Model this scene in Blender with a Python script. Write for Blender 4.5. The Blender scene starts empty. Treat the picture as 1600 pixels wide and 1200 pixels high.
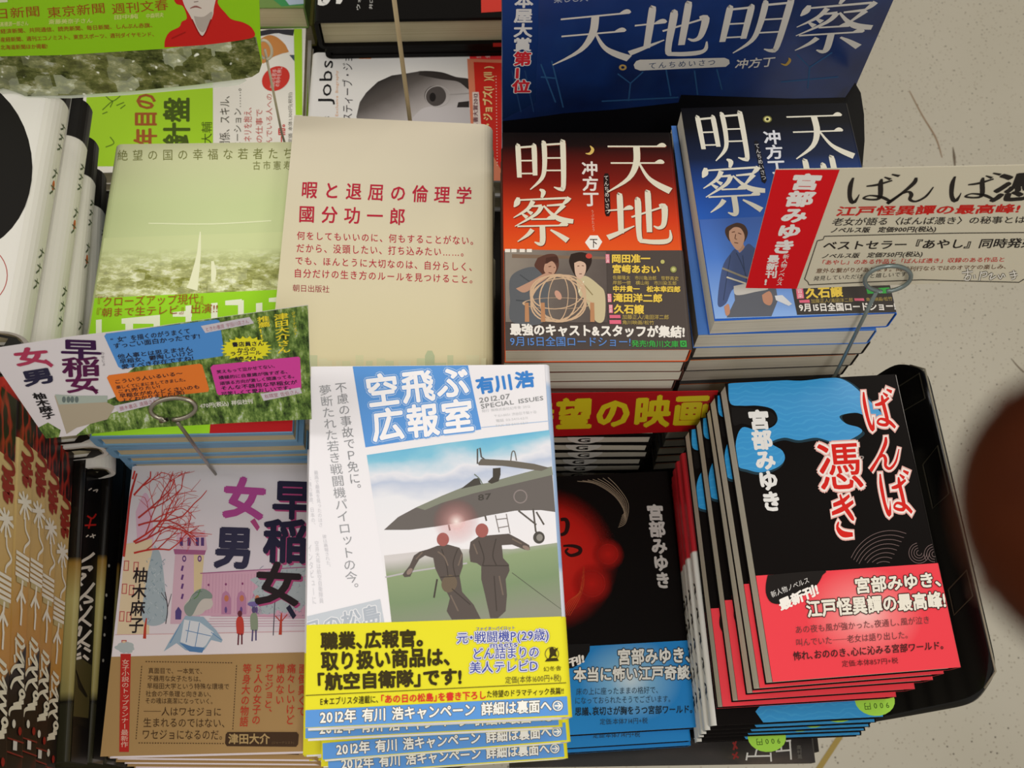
import bpy, bmesh, math, random
from mathutils import Vector, Matrix
random.seed(7)
SC = bpy.context.scene
COL = SC.collection
# ---------------------------------------------------------------- camera, world, lights, exposure
FPX, TILT, ROLL, CAMZ = 1724.85, math.radians(22.28), math.radians(1.888), 0.62
_c, _s, _cr, _sr = math.cos(TILT), math.sin(TILT), math.cos(ROLL), math.sin(ROLL)
_R, _F, _U = Vector((1, 0, 0)), Vector((0, _s, -_c)), Vector((0, _c, _s))
RX = _cr * _R + _sr * _U
UX = -_sr * _R + _cr * _U
EYE = Vector((0, 0, CAMZ))
cam_data = bpy.data.cameras.new('camera')
cam_data.sensor_width = 36.0
cam_data.lens = FPX / 1600 * 36
cam_data.clip_start = 0.005
cam_data.dof.use_dof = True
cam_data.dof.focus_distance = 0.66
cam_data.dof.aperture_fstop = cam_data.lens / 1.7      # a small phone lens, 1.7 mm across
cam = bpy.data.objects.new('camera', cam_data)
COL.objects.link(cam)
cam.matrix_world = Matrix(((RX.x, UX.x, -_F.x, EYE.x), (RX.y, UX.y, -_F.y, EYE.y), (RX.z, UX.z, -_F.z, EYE.z), (0, 0, 0, 1)))
SC.camera = cam
SC.view_settings.view_transform = 'Standard'
SC.view_settings.look = 'None'
SC.view_settings.gamma = 1
SC.view_settings.use_curve_mapping = False
SC.view_settings.exposure = 0.0
SC.cycles.max_bounces = 6
w = bpy.data.worlds.new('shop_air')
SC.world = w
w.use_nodes = True
w.node_tree.nodes['Background'].inputs[0].default_value = (1.0, 0.95, 0.86, 1)
w.node_tree.nodes['Background'].inputs[1].default_value = 0.5

def area(name, loc, target, sx, sy, power, color):
    L = bpy.data.lights.new(name, 'AREA')
    L.shape = 'RECTANGLE'; L.size = sx; L.size_y = sy; L.energy = power; L.color = color
    o = bpy.data.objects.new(name, L)
    COL.objects.link(o)
    o.location = loc
    o.rotation_euler = (Vector(target) - Vector(loc)).to_track_quat('-Z', 'Y').to_euler()
    return o
def spot(name, loc, target, half, radius, power, color):
    L = bpy.data.lights.new(name, 'SPOT')
    L.energy = power; L.color = color; L.spot_size = math.radians(2 * half); L.spot_blend = 1.0; L.shadow_soft_size = radius
    o = bpy.data.objects.new(name, L)
    COL.objects.link(o)
    o.location = loc
    o.rotation_euler = (Vector(target) - Vector(loc)).to_track_quat('-Z', 'Y').to_euler()
    return o
spot('added_falloff_spot', (0.24, -0.42, 1.45), (0.07, 0.2, 0), 24, 0.16, 34, (1, 0.97, 0.93))  # added spot, its soft falloff stands in for the lens's darker corners
area('added_fill_left', (-1.3, 0.25, 1.6), (0.0, 0.25, -.05), 0.25, 1.6, 10, (1, 0.97, 0.92))  # added fill lamp, lifts the page edges that face left
area('ceiling_tube_back', (1.2, 1.3, 1.9), (0.2, 0.4, 0), 1.2, 0.2, 9, (1, 0.95, 0.84))

# ---------------------------------------------------------------- pixel of the photograph -> ray / point
def ray(px, py):
    return ((px - 800) / FPX * RX - (py - 600) / FPX * UX + _F)
def onz(px, py, z):
    d = ray(px, py)
    return EYE + d * ((z - CAMZ) / d.z)
def onplane(px, py, p0, n):
    d = ray(px, py)
    return EYE + d * ((Vector(p0) - EYE).dot(n) / d.dot(n))

# ---------------------------------------------------------------- materials
def lin(h):
    if isinstance(h, str):
        h = h.lstrip('#')
        h = [int(h[i:i + 2], 16) / 255 for i in (0, 2, 4)]
    return tuple((c / 12.92 if c <= .04045 else ((c + .055) / 1.055) ** 2.4) for c in h) + (1,)
_M = {}
def mat(h, rough=0.45, name=None, spec=0.12, metal=0.0):
    k = (h, rough, name, spec, metal)
    if k in _M: return _M[k]
    m = bpy.data.materials.new(name or 'print_' + h.lstrip('#'))
    m.use_nodes = True
    b = m.node_tree.nodes['Principled BSDF']
    b.inputs['Base Color'].default_value = lin(h)
    b.inputs['Roughness'].default_value = rough
    b.inputs['Specular IOR Level'].default_value = spec
    b.inputs['Metallic'].default_value = metal
    _M[k] = m
    return m
class NT:
    def __init__(s, name, rough=.45, spec=.12):
        s.m = bpy.data.materials.new(name); s.m.use_nodes = True
        s.t = s.m.node_tree; s.b = s.t.nodes['Principled BSDF']
        s.b.inputs['Roughness'].default_value = rough
        s.b.inputs['Specular IOR Level'].default_value = spec
        s.co = s.t.nodes.new('ShaderNodeTexCoord').outputs['Object']
    def n(s, typ, ins=None, **kw):
        x = s.t.nodes.new('ShaderNode' + typ)
        for k, v in kw.items(): setattr(x, k, v)
        for k, v in (ins or {}).items():
            if isinstance(v, bpy.types.NodeSocket): s.t.links.new(v, x.inputs[k])
            else: x.inputs[k].default_value = v
        return x
    def ramp(s, fac, stops, interp='LINEAR'):
        x = s.n('ValToRGB', {0: fac}); r = x.color_ramp; r.interpolation = interp
        while len(r.elements) < len(stops): r.elements.new(0.5)
        for e, (p, c) in zip(r.elements, stops): e.position = p; e.color = lin(c)
        return x.outputs[0]
    def noise(s, scale, detail=3, vec=None, stretch=None, rough=.5):
        v = vec or s.co
        if stretch: v = s.n('Mapping', {'Vector': v, 'Scale': stretch}).outputs[0]
        return s.n('TexNoise', {'Vector': v, 'Scale': scale, 'Detail': detail, 'Roughness': rough}).outputs['Fac']
    def mix(s, f, a, b, mode='MIX'):
        x = s.n('Mix', data_type='RGBA', blend_type=mode)
        for i, v in ((0, f), (6, a), (7, b)):
            if isinstance(v, bpy.types.NodeSocket): s.t.links.new(v, x.inputs[i])
            else: x.inputs[i].default_value = lin(v) if isinstance(v, str) else v
        return x.outputs[2]
    def base(s, c):
        s.t.links.new(c, s.b.inputs['Base Color']); return s.m
    def alpha(s, a): s.t.links.new(a, s.b.inputs['Alpha'])
def g_lin(name, p0, p1, stops, rough=.4, noise=None, namp=.15):
    """printed linear gradient between two points of the object's own space"""
    t = NT(name, rough)
    p0, p1 = Vector(p0), Vector(p1); d = p1 - p0; l2 = d.length_squared
    sub = t.n('VectorMath', {0: t.co, 1: p0}, operation='SUBTRACT').outputs[0]
    dot = t.n('VectorMath', {0: sub, 1: d / l2}, operation='DOT_PRODUCT').outputs['Value']
    if noise:
        nz = t.noise(noise, 4)
        nz = t.n('MapRange', {0: nz, 3: -namp, 4: namp}).outputs[0]
        dot = t.n('Math', {0: dot, 1: nz}, operation='ADD').outputs[0]
    return t.base(t.ramp(dot, stops))
def g_rad(name, c, r, stops, rough=.4, sx=1, sy=1, alpha=None):
    t = NT(name, rough)
    mp = t.n('Mapping', {'Vector': t.co, 'Location': (-c[0] * sx, -c[1] * sy, 0), 'Scale': (sx, sy, 0)}).outputs[0]
    ln = t.n('VectorMath', {0: mp}, operation='LENGTH').outputs['Value']
    f = t.n('Math', {0: ln, 1: r}, operation='DIVIDE').outputs[0]
    if alpha:
        a = t.ramp(f, [(p, (v, v, v)) for p, v in alpha]); t.alpha(a)
    return t.base(t.ramp(f, stops))
def pages_mat(name, h, dark):
    t = NT(name, .8, .1)
    nz = t.noise(1, 2, stretch=(6, 6, 2600))
    n2 = t.noise(30, 2)
    c = t.ramp(nz, [(.3, dark), (.7, h)])
    c = t.mix(.25, c, t.ramp(n2, [(.3, dark), (.7, h)]))
    return t.base(c)
PAGES = pages_mat('page_edges_grey_cream', '#dcd5c4', '#b9b1a0')
PAGES_W = pages_mat('page_edges_white', '#e4e0d6', '#bdb8ac')
PAGES_T = pages_mat('page_edges_tan', '#d6cbaa', '#b2a684')
WHITE = '#e9e7e6'
BLACK = mat('#0d0b0a', .35, 'black_gloss_paper', .08)

# ---------------------------------------------------------------- object helpers
def link(o, parent=None):
    COL.objects.link(o)
    if parent is not None: o.parent = parent
    return o
def mesh_obj(name, verts, faces, mats, parent=None, fm=None, smooth=False):
    used = sorted({k for f in faces for k in f})
    if len(used) < len(verts):
        ix = {k: i for i, k in enumerate(used)}
        verts = [verts[k] for k in used]; faces = [tuple(ix[k] for k in f) for f in faces]
    me = bpy.data.meshes.new(name)
    me.from_pydata([tuple(v) for v in verts], [], faces)
    for m in (mats if isinstance(mats, (list, tuple)) else [mats]): me.materials.append(m)
    if fm: me.polygons.foreach_set('material_index', fm)
    if smooth: me.polygons.foreach_set('use_smooth', [True] * len(faces))
    me.update()
    return link(bpy.data.objects.new(name, me), parent)
def tag(o, label, cat, group=None, kind=None):
    if label: o['label'] = label
    if cat: o['category'] = cat
    if group: o['group'] = group
    if kind: o['kind'] = kind
    return o
def thing(name, label, cat, M, group=None):
    o = bpy.data.objects.new(name, None)
    o.empty_display_size = .02
    link(o); o.matrix_world = M
    return tag(o, label, cat, group)
def copy_tree(o, M, label, group=None):
    r = o.copy(); link(r); r.matrix_world = M
    tag(r, label, None, group)
    for ch in o.children:
        c = ch.copy(); link(c, r)
        for g in ch.children:
            d = g.copy(); link(d, c)
    return r
def box(name, lo, hi, m, parent=None, bevel=0):
    bm = bmesh.new()
    bmesh.ops.create_cube(bm, size=1)
    for v in bm.verts: v.co = Vector([lo[i] + (v.co[i] + .5) * (hi[i] - lo[i]) for i in range(3)])
    if bevel: bmesh.ops.bevel(bm, geom=bm.edges[:], offset=bevel, segments=2, profile=.7, affect='EDGES')
    me = bpy.data.meshes.new(name); bm.to_mesh(me); bm.free(); me.materials.append(m)
    return link(bpy.data.objects.new(name, me), parent)
def tube_mesh(pts, r, seg=10):
    pts = [Vector(p) for p in pts]; V = []; Fc = []
    up = Vector((0, 0, 1))
    for i, p in enumerate(pts):
        d = (pts[min(i + 1, len(pts) - 1)] - pts[max(i - 1, 0)]).normalized()
        a = d.cross(up)
        if a.length < 1e-3: a = d.cross(Vector((1, 0, 0)))
        a.normalize(); b = d.cross(a)
        up = b.cross(d) if False else up
        rr = r[i] if isinstance(r, (list, tuple)) else r
        for k in range(seg):
            t = 2 * math.pi * k / seg
            V.append(p + (a * math.cos(t) + b * math.sin(t)) * rr)
    for i in range(len(pts) - 1):
        for k in range(seg):
            k2 = (k + 1) % seg
            Fc.append((i * seg + k, i * seg + k2, (i + 1) * seg + k2, (i + 1) * seg + k))
    Fc.append(tuple(range(seg - 1, -1, -1))); Fc.append(tuple(range((len(pts) - 1) * seg, len(pts) * seg)))
    return V, Fc
def spline(pts, n=6):
    """Catmull-Rom through tuples of any length"""
    if len(pts) < 3: return [tuple(p) for p in pts]
    out = []
    P = [pts[0]] + list(pts) + [pts[-1]]
    for i in range(1, len(P) - 2):
        for k in range(n):
            t = k / n; a = []
            for q in range(len(pts[0])):
                p0, p1, p2, p3 = P[i - 1][q], P[i][q], P[i + 1][q], P[i + 2][q]
                a.append(.5 * (2 * p1 + (p2 - p0) * t + (2 * p0 - 5 * p1 + 4 * p2 - p3) * t * t + (3 * p1 - p0 - 3 * p2 + p3) * t ** 3))
            out.append(tuple(a))
    out.append(tuple(pts[-1]))
    return out

# ---------------------------------------------------------------- printed matter: a flat surface that takes ink
_fc = bpy.data.curves.new('type_setter', 'FONT'); _fc.resolution_u = 2
_fo = bpy.data.objects.new('type_setter', _fc); COL.objects.link(_fo)
_G = {}
def glyph(ch, off):
    k = (ch, round(off, 3))
    if k not in _G:
        _fc.body = ch; _fc.offset = off
        dg = bpy.context.evaluated_depsgraph_get(); dg.update()
        e = _fo.evaluated_get(dg); m = e.to_mesh()
        _G[k] = ([(v.co.x, v.co.y) for v in m.vertices], [tuple(p.vertices) for p in m.polygons])
        e.to_mesh_clear()
    return _G[k]
ROTV = set('ー―─…‥（）「」『』()〜~-')
SMALL = set('っゃゅょッャュョァィゥェォ')
def adv(ch):
    if ch == ' ': return .45
    if ord(ch) < 128: return max(x for x, y in glyph(ch, 0)[0]) + .07
    return 1.0
INK = 0.00003
class Surf:
    """plane in the local space of `parent`; a,b run along ux,uy; every print lies a hair above it"""
    def __init__(s, M, o, ux, uy):
        s.M = M; s.Mi = M.inverted(); s.o = Vector(o); s.ux = Vector(ux).normalized(); s.uy = Vector(uy).normalized()
        s.n = s.ux.cross(s.uy); s.parts = {}; s.k = 0; s.lim = None
    def ab(s, p):
        o = s.Mi @ EYE; d = s.Mi.to_3x3() @ ray(*p)
        q = o + d * ((s.o - o).dot(s.n) / d.dot(s.n)) - s.o
        return (q.dot(s.ux), q.dot(s.uy))
    def P(s, a, b, layer): return s.o + s.ux * a + s.uy * b + s.n * (INK * layer)
    def loc(s, px): return s.P(*s.ab(px), 0)
    def slot(s, part, m):
        if isinstance(m, str): m = mat(m)
        d = s.parts.setdefault(part, dict(V=[], F=[], I=[], M=[]))
        if m not in d['M']: d['M'].append(m)
        return d, d['M'].index(m)
    def add(s, part, m, layer, V2, F, lift=0):
        d, i = s.slot(part, m); b = len(d['V'])
        if part.startswith('band_'): layer += 16
        if s.lim: V2 = [(max(s.lim[0], min(s.lim[1], a)), max(s.lim[2], min(s.lim[3], c))) for a, c in V2]
        if not lift: s.k += 1; layer += .06 * (s.k % 16)
        d['V'] += [s.P(a, c, layer + (.045 * (k // lift) if lift else 0)) for k, (a, c) in enumerate(V2)]
        d['F'] += [tuple(k + b for k in f) for f in F]; d['I'] += [i] * len(F)
    def poly(s, part, pts, m, layer=2, smooth=False, local=False):
        V = list(pts) if local else [s.ab(p) for p in pts]
        if smooth: V = spline(V + [V[0]], 5)[:-1]
        s.add(part, m, layer, V, [tuple(range(len(V)))])
    def ell(s, part, c, rx, ry, m, layer=2, rot=0, n=28, ring=None):
        r = math.radians(rot); cs, sn = math.cos(r), math.sin(r)
        def pt(t, k): return s.ab((c[0] + k * rx * math.cos(t) * cs - k * ry * math.sin(t) * sn, c[1] + k * rx * math.cos(t) * sn + k * ry * math.sin(t) * cs))
        T = [2 * math.pi * i / n for i in range(n)]
        if ring is None: s.add(part, m, layer, [pt(t, 1) for t in T], [tuple(range(n))])
        else: s.add(part, m, layer, [pt(t, 1) for t in T] + [pt(t, ring) for t in T], [(i, (i + 1) % n, n + (i + 1) % n, n + i) for i in range(n)])
    def stroke(s, part, pts, w, m, layer=2, smooth=True, n=5):
        """ribbon; pts (x,y) or (x,y,width) in photo pixels"""
        Q = [(p[0], p[1], (p[2] if len(p) > 2 else w)) for p in pts]
        if smooth: Q = spline(Q, n)
        V = []
        for i, q in enumerate(Q):
            a, b = Q[max(i - 1, 0)], Q[min(i + 1, len(Q) - 1)]
            dx, dy = b[0] - a[0], b[1] - a[1]; l = math.hypot(dx, dy) or 1
            nx, ny = -dy / l * q[2] / 2, dx / l * q[2] / 2
            V += [s.ab((q[0] + nx, q[1] + ny)), s.ab((q[0] - nx, q[1] - ny))]
        s.add(part, m, layer, V, [(2 * i, 2 * i + 1, 2 * i + 3, 2 * i + 2) for i in range(len(Q) - 1)])
    def quad(s, q):
        q = list(q)
        if len(q) == 3: q.append((q[1][0] + q[2][0] - q[0][0], q[1][1] + q[2][1] - q[0][1]))
        A = [Vector(s.ab(p)) for p in q]
        return lambda u, v: (A[0] * (1 - u) + A[1] * u) * (1 - v) + (A[2] * (1 - u) + A[3] * u) * v
    def txt(s, part, t, q, m, bold=.012, layer=4, vert=False, sp=1.0, halo=None, tight=False):
        """set text into a quad TL,TR,BL[,BR] of photo pixels, one em per cell"""
        if halo:
            for hb, hm in halo:
                s.txt(part, t, q, hm, hb, layer, vert, sp, None, tight); layer += 1
        f = s.quad(q)
        ws = [1.0 if vert else .5 if tight and c in '、。「」・' else adv(c) for c in t]; tot = sum(ws); u0 = 0
        for ch, wd in zip(t, ws):
            if ch not in ' 　':
                V, F = glyph(ch, 0)
                nd = 0 if bold < .008 else 4 if bold < .026 else 6 if bold < .05 else 10
                ring = [(0, 0)] if bold < .05 else []
                ring += [(bold * math.cos(6.2832 * (k + .5) / nd), bold * math.sin(6.2832 * (k + .5) / nd)) for k in range(nd)]
                if not ring: ring = [(0, 0)]
                nv = len(V); F = [tuple(k + nv * r for k in fc) for r in range(len(ring)) for fc in F]
                O = []
                for x, y in [(x + dx, y + dy) for dx, dy in ring for x, y in V]:
                    gx = (x - (.5 if ch == '「' else .25 if ch == '・' else 0)) / wd if wd == .5 else x / wd
                    gy = y + .12
                    if vert:
                        if ch in ROTV: gx, gy = gy, 1 - gx
                        elif ch in '、。': gx += .6; gy += .6
                        elif ch in SMALL: gx += .1; gy += .1
                    gx = .5 + (gx - .5) * (sp if not vert else 1); gy = .5 + (gy - .5) * (sp if vert else 1)
                    if vert: O.append(f(gx, (u0 + (1 - gy) * wd) / tot))
                    else: O.append(f((u0 + gx * wd) / tot, 1 - gy))
                s.k += 1; s.add(part, m, layer + .45 * (s.k % 2), O, F, nv)
            u0 += wd
    def strokes(s, part, S, q, m, layer=4, grow=0.0, n=4):
        """hand-drawn characters: strokes of (x,y,w) in a unit box, y down"""
        f = s.quad(q)
        for st in S:
            Q = spline([tuple(p) for p in st], n); V = []
            for i, p in enumerate(Q):
                a, b = Q[max(i - 1, 0)], Q[min(i + 1, len(Q) - 1)]
                dx, dy = b[0] - a[0], b[1] - a[1]; l = math.hypot(dx, dy) or 1
                h = p[2] / 2 + grow
                x, y = p[0], p[1]
                if grow and i == 0: x -= dx / l * grow; y -= dy / l * grow
                if grow and i == len(Q) - 1: x += dx / l * grow; y += dy / l * grow
                V += [f(x - dy / l * h, y + dx / l * h), f(x + dy / l * h, y - dx / l * h)]
            s.add(part, m, layer, V, [(2 * i, 2 * i + 1, 2 * i + 3, 2 * i + 2) for i in range(len(Q) - 1)])
    def build(s, parent, only=None, sub=None):
        """each printed group becomes one mesh; sub: {part: parent object}"""
        for k, d in s.parts.items():
            par = (sub or {}).get(k, parent)
            mesh_obj(k, d['V'], d['F'], d['M'], par, d['I'])
        s.parts = {}

# Mincho characters drawn stroke by stroke (x, y, width)
def hb(x0, x1, y, y1=None, t=.03):
    y1 = y if y1 is None else y1
    return [[(x0, y, t), (x1, y1, t)], [(x1 - .13, y1 - .008, .012), (x1 - .045, y1 - .035, .07), (x1 + .01, y1 + .0, .03)]]
def vb(x, y0, y1, w=.085, x1=None):
    return [[(x - .02, y0 - .015, .03), (x, y0 + .03, w * 1.1), (x if x1 is None else x1, y1, w)]]
MIN = {
 '天': hb(.06, .94, .1) + hb(.1, .9, .42) + [[(.5, .1, .1), (.49, .42, .1), (.36, .72, .07), (.04, .97, .02)], [(.53, .42, .03), (.65, .68, .06), (.8, .83, .1), (.99, .95, .12)]],
 '地': hb(.0, .38, .34, .31) + vb(.19, .05, .78) + [[(-.02, .86, .1), (.12, .79, .08), (.4, .64, .02)], [(.36, .47, .035), (.88, .27, .035)], [(.8, .26, .06), (.88, .28, .1), (.86, .6, .08), (.78, .68, .06), (.7, .64, .02)]] + vb(.63, .0, .76) + [[(.44, .12, .03), (.47, .18, .1), (.47, .84, .08), (.56, .93, .08), (.84, .94, .09), (.95, .88, .06), (.95, .72, .02)]],
 '明': vb(.09, .1, .74) + vb(.38, .1, .7) + [[(.1, .13, .04), (.38, .11, .04)], [(.1, .4, .03), (.36, .4, .03)], [(.1, .66, .03), (.36, .66, .03)]] + [[(.52, .02, .04), (.56, .07, .09), (.56, .5, .085), (.5, .76, .07), (.28, .98, .02)], [(.88, .02, .05), (.9, .07, .1), (.9, .88, .09), (.84, .97, .07), (.72, .93, .02)], [(.56, .08, .04), (.9, .06, .04)], [(.56, .35, .03), (.88, .35, .03)], [(.56, .6, .03), (.88, .6, .03)]],
 '察': [[(.47, -.03, .03), (.53, .02, .08), (.5, .13, .04)], [(.12, .12, .05), (.1, .22, .1), (.05, .3, .02)], [(.12, .17, .03), (.9, .14, .04)], [(.95, .13, .08), (.9, .2, .07), (.82, .28, .02)],
        [(.36, .19, .08), (.27, .34, .06), (.04, .5, .015)], [(.32, .29, .03), (.5, .28, .05)], [(.5, .28, .08), (.4, .44, .06), (.06, .66, .015)], [(.26, .37, .03), (.34, .43, .07)], [(.18, .43, .03), (.26, .5, .07)],
        [(.58, .28, .03), (.86, .26, .05)], [(.86, .27, .08), (.72, .43, .04), (.66, .48, .015)], [(.53, .28, .03), (.66, .44, .06), (.8, .54, .1), (1.0, .58, .08)]]
       + hb(.32, .7, .53) + hb(.1, .9, .66, .65) + [[(.5, .66, .09), (.5, .92, .09), (.46, .99, .07), (.37, .95, .02)], [(.34, .72, .08), (.26, .82, .06), (.1, .94, .015)], [(.63, .73, .03), (.76, .82, .07), (.9, .93, .1)]],
}
BRUSH = {
 'ば': [[(.1, .0, .05), (.1, .3, .11), (.17, .75, .1), (.28, .98, .12), (.33, .8, .05), (.34, .66, .02)], [(.42, .36, .06), (.62, .33, .1), (.88, .2, .06)], [(.66, .12, .05), (.68, .3, .11), (.78, .8, .11), (.66, .88, .08), (.46, .82, .07), (.56, .72, .06), (.82, .8, .1), (1.02, .96, .08)], [(.7, .06, .04), (.84, .16, .09)], [(.82, -.02, .05), (.98, .06, .09)]],
 'ん': [[(.52, -.02, .08), (.5, .2, .14), (.28, .6, .1), (.0, 1.0, .13), (.2, .7, .06), (.42, .54, .09), (.52, .66, .12), (.52, .86, .1), (.68, .94, .09), (.88, .74, .08), (1.0, .36, .04)]],
 'き': [[(.08, .22, .1), (.5, .16, .12), (.85, .04, .08)], [(.0, .42, .1), (.5, .34, .13), (1.0, .2, .09)], [(.42, -.02, .08), (.55, .25, .14), (.86, .56, .14), (.96, .64, .05)], [(.28, .64, .06), (.2, .78, .13), (.42, .94, .16), (.85, .98, .1)]],
 'っ': [[(.05, .35, .08), (.5, .2, .12), (.85, .35, .14), (.75, .7, .1), (.45, .9, .06)]],
}
def mincho(s, part, ch, q, m, layer=4): s.strokes(part, MIN[ch], q, m, layer)

# ---------------------------------------------------------------- books
def pose(x, y, z, yaw=0, pit=0, rol=0):
    r = math.radians
    return Matrix.Translation((x, y, z)) @ Matrix.Rotation(r(yaw), 4, 'Z') @ Matrix.Rotation(r(pit), 4, 'X') @ Matrix.Rotation(r(rol), 4, 'Y')
def wrap(W, y0, y1, T, r, b, sgn, grow=0.0, fore=0.0):
    """C-shaped board wrapped round the spine; cross-section in x-z, extruded along y"""
    o = []
    x1 = W / 2 + grow; zt = T + grow; zb = -grow * .2
    rr = max(r, b + .0002)
    o.append((-W / 2 - fore, zt)); o.append((x1 - rr - .004, zt))
    for k in range(7):
        a = math.pi / 2 * (1 - k / 6); o.append((x1 - rr + rr * math.cos(a), zt - rr + rr * math.sin(a)))
    for k in range(7):
        a = -math.pi / 2 * k / 6; o.append((x1 - rr + rr * math.cos(a), zb + rr + rr * math.sin(a)))
    o.append((-W / 2 - fore, zb))
    i = []
    for k, (x, z) in enumerate(o):
        p, q = o[max(k - 1, 0)], o[min(k + 1, len(o) - 1)]
        dx, dz = q[0] - p[0], q[1] - p[1]; l = math.hypot(dx, dz) or 1
        i.append((x + dz / l * b, z - dx / l * b))
    n = len(o); V = []; F = []
    for (x, z) in o: V += [(sgn * x, y0, z), (sgn * x, y1, z)]
    for (x, z) in i: V += [(sgn * x, y0, z), (sgn * x, y1, z)]
    h = 2 * n
    for k in range(n - 1):
        a = 2 * k
        F += [(a, a + 1, a + 3, a + 2), (h + a, h + a + 2, h + a + 3, h + a + 1), (a, a + 2, h + a + 2, h + a), (a + 1, h + a + 1, h + a + 3, a + 3)]
    F += [(0, h, h + 1, 1), (2 * n - 2, 2 * n - 1, h + 2 * n - 1, h + 2 * n - 2)]
    if sgn < 0: F = [f[::-1] for f in F]
    return V, F
def sleeve(V, F, xs):
    """only the outer skin round the spine"""
    h = len(V) // 2
    return [f for f in F if all(k < h and V[k][0] > xs for k in f)]
def band_h(top, T, H, px):
    """height of a belly band whose upper edge shows at px"""
    return Surf(top, (0, 0, 0), (1, 0, 0), (0, 1, 0)).ab(px)[1] + H / 2
class Book:
    def __init__(s, name, label, cat, top, W, H, T, cover, spine='R', board=.0005, over=.0006, r=.0025, pages=PAGES, band=None, group=None):
        """top: matrix of the centre of the upper cover; the empty sits at the centre of the underside"""
        s.W, s.H, s.T, s.spine = W, H, T, spine
        s.M = top @ Matrix.Translation((0, 0, -T))
        s.root = thing(name, label, cat, s.M, group)
        sg = 1 if spine == 'R' else -1
        V, F = wrap(W, -H / 2, H / 2, T, r, board, sg)
        s.cover = mesh_obj('cover', V, F, cover, s.root)
        x0, x1 = -W / 2 + over, W / 2 - board * 1.2 - .0006
        if sg < 0: x0, x1 = -x1, -x0
        s.pages = box('page_block', (x0, -H / 2 + over, board), (x1, H / 2 - over, T - board), pages, s.root)
        s.band = None
        if band:
            hgt, bm_ = band
            V, F = wrap(W, -H / 2 - .0001, -H / 2 + hgt, T, r + .0002, .0003, sg, .0004)
            s.band = mesh_obj('belly_band', V, F, bm_, s.root)
        s.face = Surf(s.M, (0, 0, T + .00003), (1, 0, 0), (0, 1, 0))
        k = max(r * .55, .0004)
        s.face.lim = (-W / 2 + (.0002 if sg > 0 else k), W / 2 - (k if sg > 0 else .0002), -H / 2 + .0001, H / 2 - .0002)
    def side(s, which):
        """surfaces of the spine (reads outward)"""
        if which == 'R':
            q = Surf(s.M, (s.W / 2 + .0003, 0, s.T / 2), (0, 1, 0), (0, 0, 1)); q.lim = (-s.H / 2, s.H / 2, .0025 - s.T / 2, s.T / 2 - .0025)
            return q
        return Surf(s.M, (-s.W / 2 - .0003, 0, s.T / 2), (0, -1, 0), (0, 0, 1))
    def ink(s, sub=None): s.face.build(s.root, sub=sub)
def edge_pose(pa, pb, z, W, H, corner, pit=0, rol=0):
    """top-plane pose from the photo pixels of the ends (upper pa, lower pb) of a left ('L') or right ('R') long edge at height z; the lower end is exact"""
    A, B = onz(*pa, z), onz(*pb, z)
    v = (A - B).normalized()
    yaw = math.degrees(math.atan2(-v.x, v.y))
    rx = Vector((v.y, -v.x, 0))
    c = B + v * (H / 2) + rx * (W / 2 * (1 if corner == 'L' else -1))
    return pose(c.x, c.y, z, yaw, pit, rol)

# ================================================================ the setting
TZ = -0.222
t = NT('speckled_floor_tile', .38, .4)
v = t.n('TexVoronoi', {'Vector': t.co, 'Scale': 150.0}, feature='F1').outputs['Distance']
v2 = t.n('TexVoronoi', {'Vector': t.co, 'Scale': 78.0}, feature='F1').outputs['Distance']
big = t.noise(3.0, 4)
c = t.ramp(big, [(.3, '#cfc8b6'), (.7, '#d9d2c2')])
c = t.mix(t.ramp(v, [(.14, (1, 1, 1)), (.22, (0, 0, 0))]), c, '#b5aa97')
c = t.mix(t.ramp(v2, [(.06, (1, 1, 1)), (.13, (0, 0, 0))]), c, '#6d6355')
FLOOR = t.base(c)
fl = mesh_obj('floor', [(-3, -2.5, -.93), (3, -2.5, -.93), (3, 4, -.93), (-3, 4, -.93)], [(0, 1, 2, 3)], FLOOR)
wl = mesh_obj('wall_back', [(-3, 4, -.93), (3, 4, -.93), (3, 4, 1.9), (-3, 4, 1.9)], [(0, 3, 2, 1)], mat('#cfc8b8', .8))
tag(wl, 'plain pale wall at the back of the shop', 'wall', kind='structure')
tag(fl, 'pale speckled shop floor with scuffs', 'floor', kind='structure')
fs = Surf(Matrix.Translation((0, 0, -.93)), (0, 0, .0004), (1, 0, 0), (0, 1, 0))
fs.stroke('floor_scuff', [(1421, 142, 1.5), (1441, 180, 2), (1462, 215, 2.4), (1472, 246, 1.5)], 2, mat('#a58a70', .6), 1)
fs.stroke('floor_scuff', [(1489, 230, 1), (1491, 245, 4), (1492, 260, 2)], 2, mat('#7d7060', .6), 1)
fs.stroke('floor_scuff', [(1580, 560, 1), (1590, 572, 2), (1600, 582, 2)], 2, mat('#8d8070', .6), 1)
fs.stroke('floor_seam', [(1345, 1108, 8), (1313, 1150, 9), (1275, 1208, 9)], 9, mat('#b59c58', .6), 1, False)
for k, d in list(fs.parts.items()):
    o = mesh_obj(k, d['V'], d['F'], d['M'], None, d['I']); o.matrix_world = fs.M
    tag(o, {'floor_scuff': 'brown scuff marks on the pale floor', 'floor_seam': 'yellowish seam line across the pale floor'}[k], 'floor mark', kind='structure')

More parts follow.
